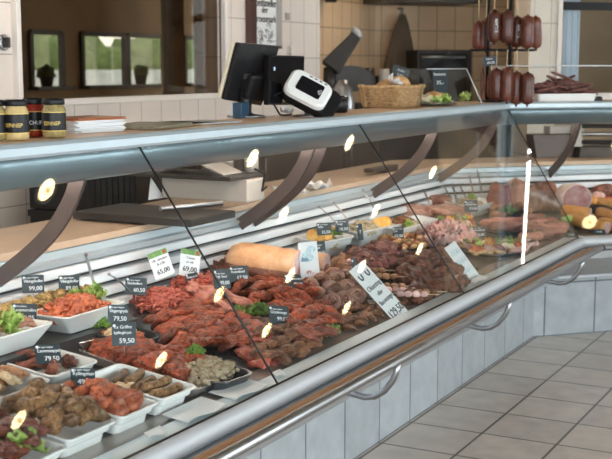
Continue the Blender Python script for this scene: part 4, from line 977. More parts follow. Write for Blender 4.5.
# ------------------------------------------------------------------ price cards
def T2(name, price, sub='Fra egen slagter'): return [(sub, .0065, .020, 'LEFT'), (name, .012, .009, 'LEFT'), (price, .017, -.014, 'RIGHT')]
G = None
TG = [
 (33, 284, .115, .068, .056, -60, 10, 2, T2('Vikingskoller', '99,00'), 'black card Vikingskoller 99,00 above the low back tray'),
 (69, 284, .15, .070, .056, -28, 10, -4, T2('Vikingskoller', '89,00'), 'black card Vikingskoller 89,00 above the shredded orange meat'),
 (24, 313, .12, .075, .056, -60, 10, -2, T2('Lammerullet', '139,95', 'Hjemmelavet'), 'black card Lammerullet 139,95 behind lettuce in a white bowl'),
 (48, 354, .085, .072, .056, -30, 32, -6, T2('Lammespyd', '79,50'), 'black card with 79,50 lying on the tray of dark red strips'),
 (83, 377, .10, .064, .050, -35, 38, -8, T2('Kyllingelaar', '49,50'), 'black card lying between the orange chicken and the tray behind'),
 (118, 314, .16, .064, .054, -30, 12, -8, T2('Ungarngryde', '79,50'), 'upper black card Ungarngryde 79,50 of the double card'),
 (124, 334, .12, .070, .068, -45, 14, -2, [('1x Grillet', .012, .020, 'LEFT'), ('kyllingbryst', .010, .004, 'LEFT'), ('59,50', .018, -.02, 'RIGHT')], 'lower black card with 59,50 of the double card'),
 (136, 286, .085, .078, .062, -35, 12, -7, T2('Skinkefars', '60,50'), 'black card Skinkefars 60,50 left of the minced meat'),
 (192, 278, .085, .060, .035, -15, 12, 0, [('Oksefars 8-12%', .010, .004)], 'small black card below the right white price card'),
 (222, 279, .10, .074, .070, -20, 14, -6, T2('Engl. boef', '99,00'), 'black card with 99,00 left of the first pane joint'),
 (239, 274, .085, .075, .060, -42, 14, 0, T2('Roastbeef', '17,50'), 'black card with 17,50 right behind the first pane joint'),
 (294, 281, .08, .080, .060, -20, 40, -8, T2('Nakkekotelet', '49,50'), 'black card with 49,50 among the red marinated strips'),
 (279, 315, .07, .078, .064, -30, 26, -10, T2('Grydestege', '99,00'), 'black card standing by the bright parsley tuft'),
 (319, 250, .10, .068, .070, -28, 14, 0, T2('Flaesk', '39,50'), 'black card half behind the tall white picture card'),
 (324, 229, .14, .068, .055, -45, 10, 0, T2('Salat', '15,50'), 'black card standing in the bowl with orange slices, left one'),
 (342, 226, .14, .062, .055, -45, 10, 0, T2('Frugt', '18,50'), 'black card standing in the bowl with orange slices, right one'),
 (398, 233, .07, .055, .055, -55, 10, 0, T2('Ost', '12,50'), 'black card at the foot of the cheese salad bowl'),
 (360, 232, .10, .035, .075, -20, 10, 0, [('7', .02, 0)], 'narrow black card edge-on beside the beef chunks'),
 (355, 268, .08, .030, .085, -10, 10, 0, [('9', .02, 0)], 'narrow black card edge-on behind the big white card'),
 (471, 206, .10, .075, .065, -55, 12, 0, T2('Rullepoelse', '22,50'), 'black card in front of the corner salad bowl'),
 (478, 232, .07, .075, .055, -55, 16, 0, T2('Smoerrebroed', '25,00'), 'black card between the oval platters'),
 (457, 234, .06, .060, .045, -55, 20, 0, T2('Tapas', '35,00'), 'black card at the near edge of the first oval platter'),
]
for (px, py, h, w, hh, yaw, lean, roll, lines, lb) in TG:
    price_tag(px, py, h, w, hh, yaw, lean, roll, lines, lb)
def white_card(px, py, h, w, hh, yaw, lean, roll, label, lines, ink, header=None, extra=None):
    c = DV(px, py, h); M = Matrix.Translation(c) @ Matrix.Rotation(R(yaw), 4, 'Z') @ Matrix.Rotation(R(90 - lean), 4, 'X') @ Matrix.Rotation(R(roll), 4, 'Z')
    o = MB().box((0, 0, 0), (w, hh, .0014)).build('price_card', M_card); o.matrix_basis = M; tag(o, label, 'price card', 'white price cards')
    b = MB()
    for txt, size, y in lines: write(b, txt, size, 0, y, .001, 'CENTER', w * .88, size * .05)
    if b.v: b.build('lettering', ink, o, world=False)
    if header: MB().box((0, hh / 2 - header[1] / 2, .0009), (w * .98, header[1], .0004)).build('header', header[0], o, world=False)
    if extra: extra(o, w, hh)
    return o
def dot_red(o, w, hh): MB().lathe([(.007, .0012), (.007, .0016)], 14, TR((w * .33, hh * .40, 0))).build('seal', M_redink, o, world=False)
white_card(161, 264, .13, .082, .100, -28, 12, 14, 'white price card with green header leaning left over the minced meat', [('Hk. oksefars', .013, .018), ('8-12%', .013, .002), ('65,00', .024, -.026)], M_ink, (M_greenink, .02), dot_red)
white_card(190, 263, .13, .085, .100, -25, 12, -14, 'white price card with green header and 69,00 above the pink cutlets', [('T-bone', .012, .018), ('pr. stk.', .011, .003), ('69,00', .027, -.024)], M_ink, (M_greenink, .02), dot_red)
def picture(o, w, hh):
    b = MB(); bl = blob(w * .30, hh * .14, .0006, .4, 2, 3, 2); b.add(bl.v, bl.f, 0, False, TR((-.005, hh * .12, .0009))); bl = blob(w * .26, hh * .10, .0006, .4, 2, 8, 2); b.add(bl.v, bl.f, 0, False, TR((.012, hh * .3, .0009))); b.build('print', M_paleblue, o, world=False)
    MB().loft([[(-w * .42, -.0, .0011), (-w * .36, hh * .14, .0011), (-w * .22, hh * .08, .0011), (-w * .05, hh * .1, .0011), (w * .0, 0, .0011)], [(-w * .42, -.0, .0014), (-w * .36, hh * .14, .0014), (-w * .22, hh * .08, .0014), (-w * .05, hh * .1, .0014), (w * .0, 0, .0014)]]).build('figure', M_blueink, o, world=False)
white_card(309, 261, .12, .080, .150, -42, 8, 3, 'tall white card with pale blue picture and 49, right of the roast', [('49,-', .022, -.045)], M_redink, None, picture)
def logos(o, w, hh):
    b = MB()
    for s_ in (-1, 1):
        c = Vector((s_ * w * .24, hh * .33, .0012)); b.tube([c + Vector((.011 * math.cos(a), -.012 * math.sin(a), 0)) for a in [PI * k / 10 for k in range(11)]], .003, 6)
        b.tube([c + Vector((-.011, 0, 0)), c + Vector((-.011, .01, 0))], .003, 6); b.tube([c + Vector((.011, 0, 0)), c + Vector((.011, .01, 0))], .003, 6)
    b.build('emblem', M_ink, o, world=False)
white_card(380, 293, .085, .125, .27, -8, 42, 14, 'large white card Oksesteg eller Baconstege leaning on the front ledge', [('Oksesteg', .030, .035), ('eller', .024, .002), ('Baconstege', .028, -.032), ('129,50', .045, -.088)], M_ink, None, logos)
def faces(o, w, hh):
    b = MB()
    for r_ in range(4):
        for c_ in range(3):
            cc = Vector(((c_ - 1) * w * .26, hh * (.32 - .2 * r_), .0012)); b.tube([cc + Vector((.011 * math.cos(a), .011 * math.sin(a), 0)) for a in [2 * PI * k / 14 for k in range(15)]], .0016, 5)
            b.tube([cc + Vector((.006 * math.cos(a), -.006 * math.sin(a), 0)) for a in [PI * k / 6 for k in range(7)]], .0014, 5)
    b.build('round_prints', M_paleblue, o, world=False)
white_card(465, 266, .06, .11, .23, -10, 36, 12, 'large white card with rows of pale round prints at the second pane joint', [], M_ink, None, faces)
# white sheets standing in for window reflections on the front ledge
def ledge_reflection(x, y0, y1, L, label, sk=.03):
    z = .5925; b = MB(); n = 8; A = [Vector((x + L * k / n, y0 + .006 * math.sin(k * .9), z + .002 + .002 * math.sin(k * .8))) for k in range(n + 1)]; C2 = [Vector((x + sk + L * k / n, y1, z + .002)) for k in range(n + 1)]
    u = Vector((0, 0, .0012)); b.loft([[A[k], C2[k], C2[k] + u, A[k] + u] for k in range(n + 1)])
    o = tag(b.build('reflection_patch', M_card), label, 'reflection', 'white reflection patches on the front ledge')
for x, y0, y1, L, lb in ((2.27, 1.632, 1.672, .07, 'small white patch for a window reflection on the front ledge, leftmost'), (2.42, 1.620, 1.722, .19, 'white patch for a window reflection on the front ledge below the brown sausages'), (2.655, 1.620, 1.728, .18, 'long white patch for a window reflection on the front ledge left of the first pane joint'), (2.92, 1.635, 1.675, .05, 'faint white patch for a window reflection just right of the first pane joint'), (4.62, 1.63, 1.68, .16, 'white patch for a window reflection on the front ledge right of the second pane joint')): ledge_reflection(x, y0, y1, L, lb)
# two tickets on the angled counter
for i, (px, py, lb) in enumerate(((571, 235, 'dark little ticket on the front ledge at the mitred corner'), (599, 232, 'dark little ticket on the front ledge of the angled counter'))):
    p = on_z(px, py, .608); o = MB().box((0, 0, 0), (.075, .03, .002)).build('price_tag', M_slate); o.matrix_basis = TR(p, R(-50), R(50)); tag(o, lb, 'price tag', 'black price tags')
    b = MB(); write(b, ('12,50', '16,00')[i], .016, 0, 0, .0014); b.build('lettering', M_chalk, o, world=False)
# small red sign on the vent of the angled counter
p = on_depth(575, 174, 7.3)
e = empty('wall_sign', p, 'tiny white sign with a red mark on the vent of the angled counter', 'sign', None, frame(p, Vector((Q, -Q, 0)), Vector((0, 0, 1))))
MB().box((0, 0, 0), (.075, .045, .006)).build('plate', M_card, e, world=False); MB().box((0, 0, .004), (.035, .014, .002)).build('mark', M_redink, e, world=False)

# ------------------------------------------------------------------ on top of the counter shelf
SZ = 1.2985
def SH(px, py, dz=0): v = on_z(px, py, SZ); v.z += dz; return v
A_CAM = math.atan2(-.4626, -.8757)
M_mustard = pbr('mustard_sauce', (.58, .44, .20), .12, 0, .15, 60, 0, .6)
M_ketchup = pbr('ketchup_sauce', (.30, .03, .015), .1, 0, .2, 30, 0, .6)
M_olive = pbr('herb_sauce', (.30, .24, .10), .12, 0, .3, 90, 0, .6)
def jar(px, py, sauce, word, ink, label, r=.0335, h=.112):
    c = SH(px, py); e = empty('sauce_jar', c, label, 'jar', 'jars at the left end of the shelf')
    MB().lathe([(.024, .001), (r - .003, .003), (r, .010), (r, .078), (r - .004, .088), (.0265, .092), (.0265, .098)], 28).build('jar_glass', sauce, e, world=False)
    MB().lathe([(.030, .094), (.0312, .096), (.0312, .107), (.029, .111), (.027, h - .004), (0, h - .005)], 32).build('lid', M_black, e, world=False)
    MB().lathe([(r + .0006, .022), (r + .0006, .072)], 28, caps=False).build('paper_label', M_black, e, world=False)
    fn = lambda v: Vector(((r + .0012 + v.z) * math.cos(A_CAM + v.x / r), (r + .0012 + v.z) * math.sin(A_CAM + v.x / r), v.y))
    for txt, size, y, ik in ((word, .0138, .042, ink),):
        b = MB(); me = text_data(txt, size)
        b.mesh(me, None, 0, lambda v: fn(Vector((v.x, v.y * 1.15 + y, v.z))))
        b.build('lettering', ik, e, world=False)
    b = MB()
    for z in (.0725, .0205): b.lathe([(r + .0010, z), (r + .0010, z + .002)], 28, caps=False)
    b.build('gold_band', M_gold, e, world=False)
jar(17, 140.5, M_mustard, 'SENNEP', M_gold, 'pale mustard jar with black SENNEP label, front one of the jars')
jar(34.5, 137, M_ketchup, 'KETCHUP', M_chalk, 'dark red ketchup jar with black label standing between two mustard jars')
jar(54.5, 138, M_olive, 'SENNEP', M_gold, 'olive-brown sauce jar with black label, right end of the jars')
jar(-6, 141, M_olive, 'SENNEP', M_gold, 'sauce jar cut off by the left picture edge')
# stack of leaflets
M_cover = food('printed_cover', [(.55, .16, .04), (.80, .45, .12), (.75, .68, .55), (.30, .10, .05)], 30, .35, 0, .3)
c = SH(104, 133)
for i in range(11):
    sc_ = .98; o = MB().box((0, 0, 0), (.21, .148, .0035)).build('leaflet', M_cover if i >= 9 else M_card, None, .0006)
    o.matrix_basis = TR(c + Vector((.03 + .004 * math.sin(i * 2.1), .10 + .006 * math.cos(i * 1.7), .002 + .0042 * i)), R(-6 + 5 * math.sin(i * 1.9)), 0, 0)
    tag(o, 'colourful food leaflet lying on top of the stack near the jars' if i == 10 else 'white leaflet inside the stack near the jars', 'leaflet', 'stack of leaflets')
M_brown_print = food('brown_print', [(.34, .25, .15), (.58, .48, .33), (.76, .70, .58), (.46, .46, .34)], 40, .4, 0, .2)
M_grey_print = food('grey_print', [(.45, .47, .5), (.70, .72, .75), (.80, .80, .80)], 30, .3, 0, .3)
for px, py, m, rz, lb, n in ((168, 128.5, M_brown_print, .12, 'brown printed magazine lying flat on the shelf, left one', 2), (188, 126, M_brown_print, -.05, 'brown printed magazine on the shelf, further one', 1), (212, 124.5, M_grey_print, -.2, 'glossy grey leaflet lying at the shelf front', 1)):
    for k in range(n):
        o = MB().box((0, 0, 0), (.29, .20, .005)).build('magazine', m, None, .001); v = SH(px, py); o.matrix_basis = TR(v + Vector((.02, .09, .004 + .0055 * k)), rz + .1 * k); tag(o, lb if k == 0 else 'upper brown magazine of the left pair on the shelf', 'magazine')
# till with two displays
def quad_slab(b, c4, th):                                 # panel with corners c4 and thickness vector th
    return b.loft([c4, [c + th for c in c4]])
e = empty('cash_till', SH(256, 118), 'black till seen from behind: tilted screen and glossy customer display', 'till')
yb_, yt_ = 2.42, 2.345
c4 = [on_y(225, 100, yb_), on_y(262, 106, yb_), on_y(280, 46.5, yt_), on_y(239.5, 43, yt_)]
quad_slab(MB(), c4, Vector((.0, .020, .005))).build('screen_back', M_black, e, .006)
cb_ = [c4[0] + Vector((-.007, .021, .005)), c4[1] + Vector((-.004, .021, .005)), c4[2] + Vector((-.008, .021, .001)), c4[3] + Vector((-.007, .021, .003))]
quad_slab(MB(), cb_, Vector((0, .012, .003))).build('bezel', pbr('cream_bezel', (.70, .62, .46), .4), e, .003)
cc = sum(c4, Vector()) / 4
quad_slab(MB(), [cc.lerp(q, .45) + Vector((0, .0, -.05)) for q in c4], Vector((0, -.035, -.008))).build('back_bulge', M_black, e, .012)
c5 = [on_y(268.5, 105, 2.27), on_y(303.5, 105, 2.27), on_y(305, 56, 2.335), on_y(269, 55, 2.335)]
quad_slab(MB(), c5, Vector((.006, .028, 0))).build('customer_display', M_black, e, .005)
cd_ = sum(c5, Vector()) / 4
quad_slab(MB(), [cd_.lerp(q, .93) + Vector((0, -.0016, .0006)) for q in c5], Vector((0, .001, 0))).build('display_glass', M_black_gl, e)
b = MB(); qv = on_y(274.5, 70, 2.313)
b.box(qv, (.012, .0005, .024)); b.build('bright_symbol', pbr('screen_symbol', (.3, .4, .5), .3, emit=(.35, .5, .65), estr=.5), e)
bp_ = SH(257, 117.5); bp_.y += .05
MB().lathe([(.075, 0), (.075, .008), (.03, .014), (.022, .02), (.022, .17), (.018, .172)], 24, TR(bp_)).build('pole', M_chrome, e)
MB().box(bp_ + Vector((.03, .0, .13)), (.12, .05, .04)).build('arm', M_black, e)
v = SH(256, 118.6); o = MB().box((0, 0, .03), (.06, .04, .06)).build('carton', pbr('blue_carton', (.02, .06, .11), .4), None, .002); o.matrix_basis = TR(v + Vector((.02, .08, 0))); tag(o, 'small dark blue carton standing under the tilted till screen', 'carton')
v = SH(259, 118.3); o = MB().box((0, 0, .03), (.05, .04, .06)).build('carton', M_card, None, .002); o.matrix_basis = TR(v + Vector((.02, .11, 0))); tag(o, 'small white carton standing beside the till pole', 'carton')
# card terminal
v = SH(311, 117); v += Vector((.0, -.01, .098)); TS = 1.22; ex = (CX * .87 - CUP * .46).normalized(); ez0 = (-VIEW * .80 + CUP * .55 + CX * .1)
ey = ez0.cross(ex); M = frame(v, ex, ey) @ Matrix.Scale(TS, 4)
e = empty('card_terminal', (0, 0, 0), 'white and black card terminal tilted on its stand beside the till', 'card terminal', None, M)
MB().loft([rrect(.155, .095, .025, -.050), rrect(.185, .110, .03, -.042), rrect(.190, .115, .03, -.012), rrect(.186, .110, .03, -.008)]).build('back_shell', M_black, e, world=False)
MB().loft([rrect(.150, .112, .03, -.008, cx=-.019), rrect(.148, .110, .03, .006, cx=-.019), rrect(.134, .098, .026, .014, cx=-.019)]).build('front_frame', M_white_pl, e, world=False)
MB().loft([rrect(.086, .062, .008, .0142, cx=-.016), rrect(.086, .062, .008, .0152, cx=-.016)]).build('screen', M_black_gl, e, world=False)
b = MB()
for k in range(4): b.box((-.03 + .018 * k, .0425, .0145), (.010, .004, .0008))
b.build('status_lights', M_ink, e, world=False)
b = MB()
for k in range(3): b.tube([(.008 + (.006 + .005 * k) * math.cos(a), (.006 + .005 * k) * math.sin(a), .0156) for a in [R(-45 + 9 * j) for j in range(11)]], .0008, 5)
b.build('contactless_symbol', M_chalk, e, world=False)
MB().tube([M @ Vector((0, -.01, -.045)), M @ Vector((0, -.02, -.06)), Vector((v.x + .03, v.y + .04, SZ + .006))], .012, 10).build('stand', M_chrome, e)
MB().lathe([(.06, 0), (.06, .006), (.02, .010)], 24, TR((v.x + .03, v.y + .04, SZ))).build('foot', M_chrome, e)
cb0 = M @ Vector((-.085, -.04, -.02)); MB().tube([cb0, cb0 + Vector((-.03, .02, -.01)), cb0 + Vector((-.05, .02, -.045)), Vector((cb0.x - .03, cb0.y, SZ + .01)), Vector((cb0.x + .04, cb0.y + .02, SZ + .006)), Vector((cb0.x + .12, cb0.y + .03, SZ + .006))], .004, 8).build('cable', M_black, e)
v = SH(300, 116); b = leaf(4, .05); o = put('paper_slip', b.data('paper_slip', M_card), v + Vector((.02, .07, .012)), .3, 0, 0, (1.2, .7, .6), 'crumpled white receipt under the card terminal', 'receipt')
v = SH(343, 113); e = empty('black_cup', v + Vector((.03, .05, 0)), 'small black lidded pot right of the card terminal', 'pot')
MB().lathe([(.045, 0), (.052, .004), (.054, .055), (.050, .06), (0, .06)], 28).build('body', M_black, e, world=False); MB().lathe([(.056, .058), (.057, .066), (.05, .072), (.047, .066), (0, .064)], 28).build('lid', M_black_gl, e, world=False)
# bread basket
nc = SH(400, 108.5); bw, bd, bh = .33, .23, .105
e = empty('bread_basket', nc + Vector((bw / 2, bd / 2, 0)), 'woven wicker basket of bread on the counter shelf', 'basket')
M_wick = food('wicker', [(.42, .22, .08), (.60, .36, .16), (.72, .50, .27)], 50, .5, .3, .1); 
def ringpt(s_, k, off): 
    pts = rrect(bw * k, bd * k, .04 * k, 0, 12); L_ = len(pts); i = int(s_ * L_) % L_; j = (i + 1) % L_; f = s_ * L_ - int(s_ * L_); a = Vector(pts[i]).lerp(Vector(pts[j]), f)
    n = Vector((pts[j][1] - pts[i][1], pts[i][0] - pts[j][0], 0)); n = n.normalized() if n.length else Vector((1, 0, 0)); return a + n * off
wv = MB(); rows = 12; seg = 176; ups = 44
for r_ in range(rows):
    z = .006 + (bh - .016) * r_ / (rows - 1); k = .84 + .14 * r_ / (rows - 1)
    pts = [ringpt(t_ / seg, k, .0032 * math.cos(PI * (t_ / seg * ups) + PI * r_)) + Vector((0, 0, z)) for t_ in range(seg + 1)]
    wv.tube(pts, .0042, 6, squash=1.05)
for u in range(ups): wv.tube([ringpt((u + .5) / ups, .84, 0) + Vector((0, 0, 0.003)), ringpt((u + .5) / ups, .985, 0) + Vector((0, 0, bh))], .0026, 5)
wv.build('wicker_wall', M_wick, e, world=False)
rm = MB(); rm.tube([ringpt(t_ / 90, 1.0, .004 * math.cos(t_ * 1.4)) + Vector((0, 0, bh + .004 * math.sin(t_ * 1.4))) for t_ in range(91)], .0065, 7); rm.build('rim', M_wick, e, world=False)
MB().loft([rrect(bw * .83, bd * .83, .04, .002), rrect(bw * .83, bd * .83, .04, .008)]).build('base', M_wick, e, world=False)
MB().loft([rrect(bw * .8, bd * .8, .04, .009), rrect(bw * .9, bd * .9, .04, .06)]).build('liner_cloth', M_card, e, world=False)
bc = nc + Vector((bw / 2, bd / 2, 0))
for i, (x, y, z, s_, rz) in enumerate(((-.08, .02, .085, .9, .3), (.0, .04, .09, 1, 1.2), (.08, .0, .105, 1.35, .5), (.10, .05, .10, 1.1, 2), (-.02, -.05, .085, .9, .8), (-.10, -.04, .08, .8, 0))):
    b = blob(.055, .045, .036, .12, 1.5, i + 500, 3, .03, 4, 0, .7); put('bread_bun', b.data('bread_bun', F_bread), bc + Vector((x, y, z)), rz, 0, 0, s_, 'round golden bun in the wicker basket', 'bread', 'buns in the wicker basket')
put('napkin', leaf(9, .05).data('napkin', M_card), bc + Vector((-.05, -.03, .115)), .4, .5, .2, 1, 'crumpled white napkin edge in the wicker basket', 'napkin')
# clear covers on the shelf
def cover(x0, x1, y0, y1, h, label, slant=.07, w2=None):
    e = empty('clear_cover', (x0, y0, SZ), label, 'cover')
    t = .004
    def pt(x, y, z): return Vector((x, y, SZ + z))
    for x, nm in ((x0, 'side_panel'), (x1, 'side_panel')):
        pr = [(y0, .002), (y1, .002), (y1, h), (y0 + slant, h)]
        MB().loft([[pt(x, y, z) for y, z in pr], [pt(x + t, y, z) for y, z in pr]]).build(nm, M_acryl, e)
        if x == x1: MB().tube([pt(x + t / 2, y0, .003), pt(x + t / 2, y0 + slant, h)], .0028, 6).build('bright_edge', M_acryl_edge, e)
    MB().loft([[pt(x0, y0 + slant, h), pt(x1 + t, y0 + slant, h), pt(x1 + t, y1, h), pt(x0, y1, h)], [pt(x0, y0 + slant, h + t), pt(x1 + t, y0 + slant, h + t), pt(x1 + t, y1, h + t), pt(x0, y1, h + t)]]).build('top_panel', M_acryl, e)
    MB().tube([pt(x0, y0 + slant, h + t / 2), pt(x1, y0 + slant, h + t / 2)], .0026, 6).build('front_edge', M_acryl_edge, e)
    return e
cx0 = on_y(404, 95, 2.16).x; cx1 = on_y(480, 104, 2.12).x
cover(cx0 + .38, cx1, 2.11, 2.37, .185, 'clear acrylic cover over buns and salad, beside the wicker basket', .09)
v0 = on_y(452, 104, 2.14)
pl = platter  # (deck platters use the deck slope; this one is level)
o = MB().lathe([(.09, 0), (.15, .008), (.155, .012), (.14, .011), (.09, .004), (0, .004)], 30).build('plate', M_black_tray); o.matrix_basis = TR(Vector((v0.x + .02, 2.25, SZ)), 0, 0, 0, (1, .75, 1)); tag(o, 'dark plate of buns and lettuce under the clear cover', 'plate')
for i, (dx, dy, z, m, lb, nm, cat) in enumerate(((.0, .0, .045, F_bread, 'flat bun lying on lettuce under the clear cover', 'bread_bun', 'bread'), (-.08, .01, .035, F_cream, 'pale cheese piece left of the bun under the clear cover', 'cheese_piece', 'cheese'), (.09, .02, .04, F_bread, 'second bun at the right under the clear cover', 'bread_bun', 'bread'))):
    b = blob(.055, .042, .026, .15, 1.5, i + 520, 3, .04, 4); put(nm, b.data(nm, m), Vector((v0.x + .02 + dx, 2.25 + dy, SZ + z)), .4 * i, 0, 0, 1, lb, cat)
lettuce(Vector((v0.x + .05, 2.20, SZ + .02)), .05, 7, 81, 'lettuce under the bun beneath the clear cover'); lettuce(Vector((v0.x - .07, 2.21, SZ + .02)), .045, 6, 83, 'lettuce at the left of the plate beneath the clear cover')
lettuce(Vector((v0.x + .36, 2.2, SZ + .02)), .05, 7, 85, 'pale green lettuce left of the hanging salamis')
def shelf_sign(px, py, y, w, h, label, lines, lean=14, yaw=-40, roll=0):
    c = on_y(px, py, y); M = Matrix.Translation(c) @ Matrix.Rotation(R(yaw), 4, 'Z') @ Matrix.Rotation(R(90 - lean), 4, 'X') @ Matrix.Rotation(R(roll), 4, 'Z')
    o = MB().box((0, 0, 0), (w, h, .002)).build('price_tag', M_slate); o.matrix_basis = M; tag(o, label, 'price tag', 'black price tags')
    b = MB()
    for t_, s_, yy in lines: write(b, t_, s_, 0, yy, .0014, 'CENTER', w * .85, s_ * .03)
    b.build('lettering', M_chalk, o, world=False)
    MB().tube([(0, -h / 2, -.002), (0, -h / 2 - max(.005, (c.z - SZ - h / 2)), -.002)], .002, 6).build('pin', M_chrome, o, world=False)
shelf_sign(400.5, 73, 2.36, .085, .065, 'small black sign tilted behind the bread basket', [('Boller', .016, .012), ('5,00', .018, -.012)], 10, -60, -18)
shelf_sign(440, 80, 2.24, .075, .125, 'tall black sign inside the clear cover beside the basket', [('Sandwich', .02, .03), ('35,-', .028, -.015)], 18, -52, 0)
# salami stand
sc0 = on_depth(497, 60, 6.62); sc0.z = SZ
e = empty('sausage_stand', sc0, 'black metal stand with hooks holding two tiers of salamis', 'stand')
pA_, pB_ = on_depth(487.5, 60, 6.62), on_depth(510, 60, 6.62)
MB().lathe([(.10, 0), (.10, .01), (.02, .014)], 24).build('base', M_black, e, world=False)
for pp in (pA_, pB_): MB().tube([(pp.x, pp.y, SZ + .004), (pp.x, pp.y, 2.15)], .009, 10).build('pole', M_black, e)
MB().tube([(pA_.x, pA_.y, SZ + .01), (pB_.x, pB_.y, SZ + .01)], .009, 8).build('foot_bar', M_black, e)
zt1 = on_depth(500, 1, 6.5).z + .02; zt2 = on_depth(500, 50, 6.5).z
for z in (zt1, zt2):
    a, c = on_depth(470, 50, 6.50), on_depth(535, 50, 6.50)
    b = MB(); b.tube([(a.x, a.y, z), (c.x, c.y, z)], .006, 8); a2, c2 = on_depth(472, 50, 6.66), on_depth(534, 50, 6.66); b.tube([(a2.x, a2.y, z), (c2.x, c2.y, z)], .006, 8)
    for pp in (pA_, pB_): b.tube([(pp.x - .05, pp.y - .03, z), (pp.x + .06, pp.y + .03, z)], .006, 8)
    b.build('hook_bar', M_black, e)
def salami(px, y0, y1, dep, r, zbar, label, lab=None, tilt=0, i=0):
    t_, b_ = on_depth(px, y0, dep), on_depth(px, y1, dep); L = t_.z - b_.z; e = empty('salami', (b_.x, b_.y, b_.z), label, 'salami', 'salamis on the black stand', TR((b_.x, b_.y, b_.z), 1.3 * i, tilt))
    prof = [(.004, -.006), (.008, -.003), (r * .5, .0), (r * .82, .007), (r * .97, .020), (r * 1.02, .045), (r * 1.04, L * .4), (r, L * .7), (r * .96, L - .022), (r * .80, L - .008), (r * .5, L - .001), (.008, L + .002), (.005, L + .008)]
    MB().lathe(prof, 20).build('casing', F_sausage, e, world=False)
    MB().tube([(0, 0, L + .006), (.004, 0, L + .02), (0, 0, max(L + .03, zbar - b_.z))], .0022, 6).build('string', M_pick, e, world=False)
    MB().lathe([(.003, -.016), (.008, -.010), (.004, -.005)], 10).build('end_knot', F_sausage, e, world=False)
    if lab:
        fn = lambda v: Vector(((r * 1.03 + v.z) * math.cos(A_CAM - 1.3 * i + .2 - v.y / r), (r * 1.03 + v.z) * math.sin(A_CAM - 1.3 * i + .2 - v.y / r), L * .52 + v.x))
        b = MB(); me = text_data(lab, .022); b.mesh(me, None, 0, fn); b.build('lettering', M_chalk, e, world=False)
UP = ((478, 22, 49, 6.55, .033, None), (486, 19, 50, 6.66, .032, None), (494, 11, 42, 6.42, .036, 'SALAMI'), (506.5, 11, 43, 6.42, .037, None), (516.5, 17, 47, 6.5, .035, 'SALAMI'), (527, 16, 48, 6.44, .037, None), (536, 17, 48, 6.52, .032, None), (511, 20, 47, 6.70, .031, None))
UL = ('outer left salami of the upper tier', 'partly hidden salami behind the second of the upper tier', 'salami with white print at the front of the upper tier', 'plain front salami next to the printed one, upper tier', 'salami with faint print in the middle of the upper tier', 'plain salami second from the right, upper tier', 'slim tilted salami at the right end of the upper tier', 'salami hidden at the back of the upper tier')
for i, (px, y0, y1, dp, r, lab) in enumerate(UP): salami(px, y0, y1, dp, r, zt1, UL[i] + ' of the black stand', lab, (-.12 if i == 6 else 0), i)
LO = ((496, 69, 100, 6.42, .034), (506.5, 68, 101, 6.40, .036), (516, 72, 104, 6.44, .034), (527, 73, 104, 6.40, .037), (491, 73, 99, 6.60, .024))
LL = ('left salami of the lower tier', 'front salami of the lower tier, second from left', 'salami of the lower tier with its tip over the shelf edge', 'right-hand salami of the lower tier', 'half hidden salami at the back left of the lower tier')
for i, (px, y0, y1, dp, r) in enumerate(LO): salami(px, y0, y1, dp, r, zt2, LL[i] + ' on the black stand', None, 0, i + 20)
c = on_depth(490.5, 61, 6.40); M = frame(c, (CX + CUP * .12), CUP); o = MB().box((0, 0, 0), (.085, .05, .002)).build('price_tag', M_slate); o.matrix_basis = M; tag(o, 'small black price sign clipped between the two tiers of salamis', 'price tag', 'black price tags')
b = MB(); write(b, 'Salami', .014, -.006, .012, .0014); write(b, '49,50', .019, 0, -.010, .0014); b.build('lettering', M_chalk, o, world=False)
o = put('foil_pack', MB().loft([rrect(.03, .006, .002, 0), rrect(.045, .02, .008, .03), rrect(.045, .02, .008, .15), rrect(.03, .005, .002, .18)]).data('foil_pack', F_maroon), on_depth(483, 101, 6.45), .5, 0, .2, 1, 'slim dark red packed sausage leaning left of the lower salamis', 'sausage')
# angled shelf: tray of dry sausages under a clear cover
def ang(s_, t_, z): return P(t_, z, ('s', s_))
def ang_s(px, py, z): v = on_z(px, py, z) - Vector((BX, BY, 0)); return v.dot(U2), v.dot(N2)
s0, t0 = ang_s(556, 101, SZ)
o = MB().loft([rrect(.36, .16, .015, 0), rrect(.38, .18, .015, .045), rrect(.37, .17, .015, .045), rrect(.34, .14, .01, .01)]).build('white_tray', M_white_pl); o.matrix_basis = TR(ang(s0, .33, SZ), R(-45)); tag(o, 'white tray of dry sausages on the angled counter shelf', 'tray')
rd = random.Random(2)
for i in range(40):
    u = rd.uniform(-.12, .12); b_ = saus(rd.uniform(.14, .22), .0085, rd.uniform(-.5, .5), i, 8)
    put('dry_sausage', b_.data('dry_sausage', F_stringy), ang(s0 + u, .33 + rd.uniform(-.04, .04), SZ + .05 + .10 * rd.random() * (1 - abs(u) / .18)), R(-45) + rd.uniform(-.5, .5), rd.uniform(-.2, .2), rd.uniform(-.35, .35), 1, 'thin dark dry sausage in the heap on the angled counter shelf', 'sausage', 'thin dry sausages in the white tray')
e = empty('clear_cover', ang(s0, .25, SZ), 'long clear acrylic cover on the angled counter shelf', 'cover')
for s_ in (s0 - .36, s0 + .75): MB().loft([[ang(s_, .26, SZ + .002), ang(s_, .50, SZ + .002), ang(s_, .50, SZ + .20), ang(s_, .30, SZ + .20)], [ang(s_ + .004, .26, SZ + .002), ang(s_ + .004, .50, SZ + .002), ang(s_ + .004, .50, SZ + .20), ang(s_ + .004, .30, SZ + .20)]]).build('side_panel', M_acryl, e)
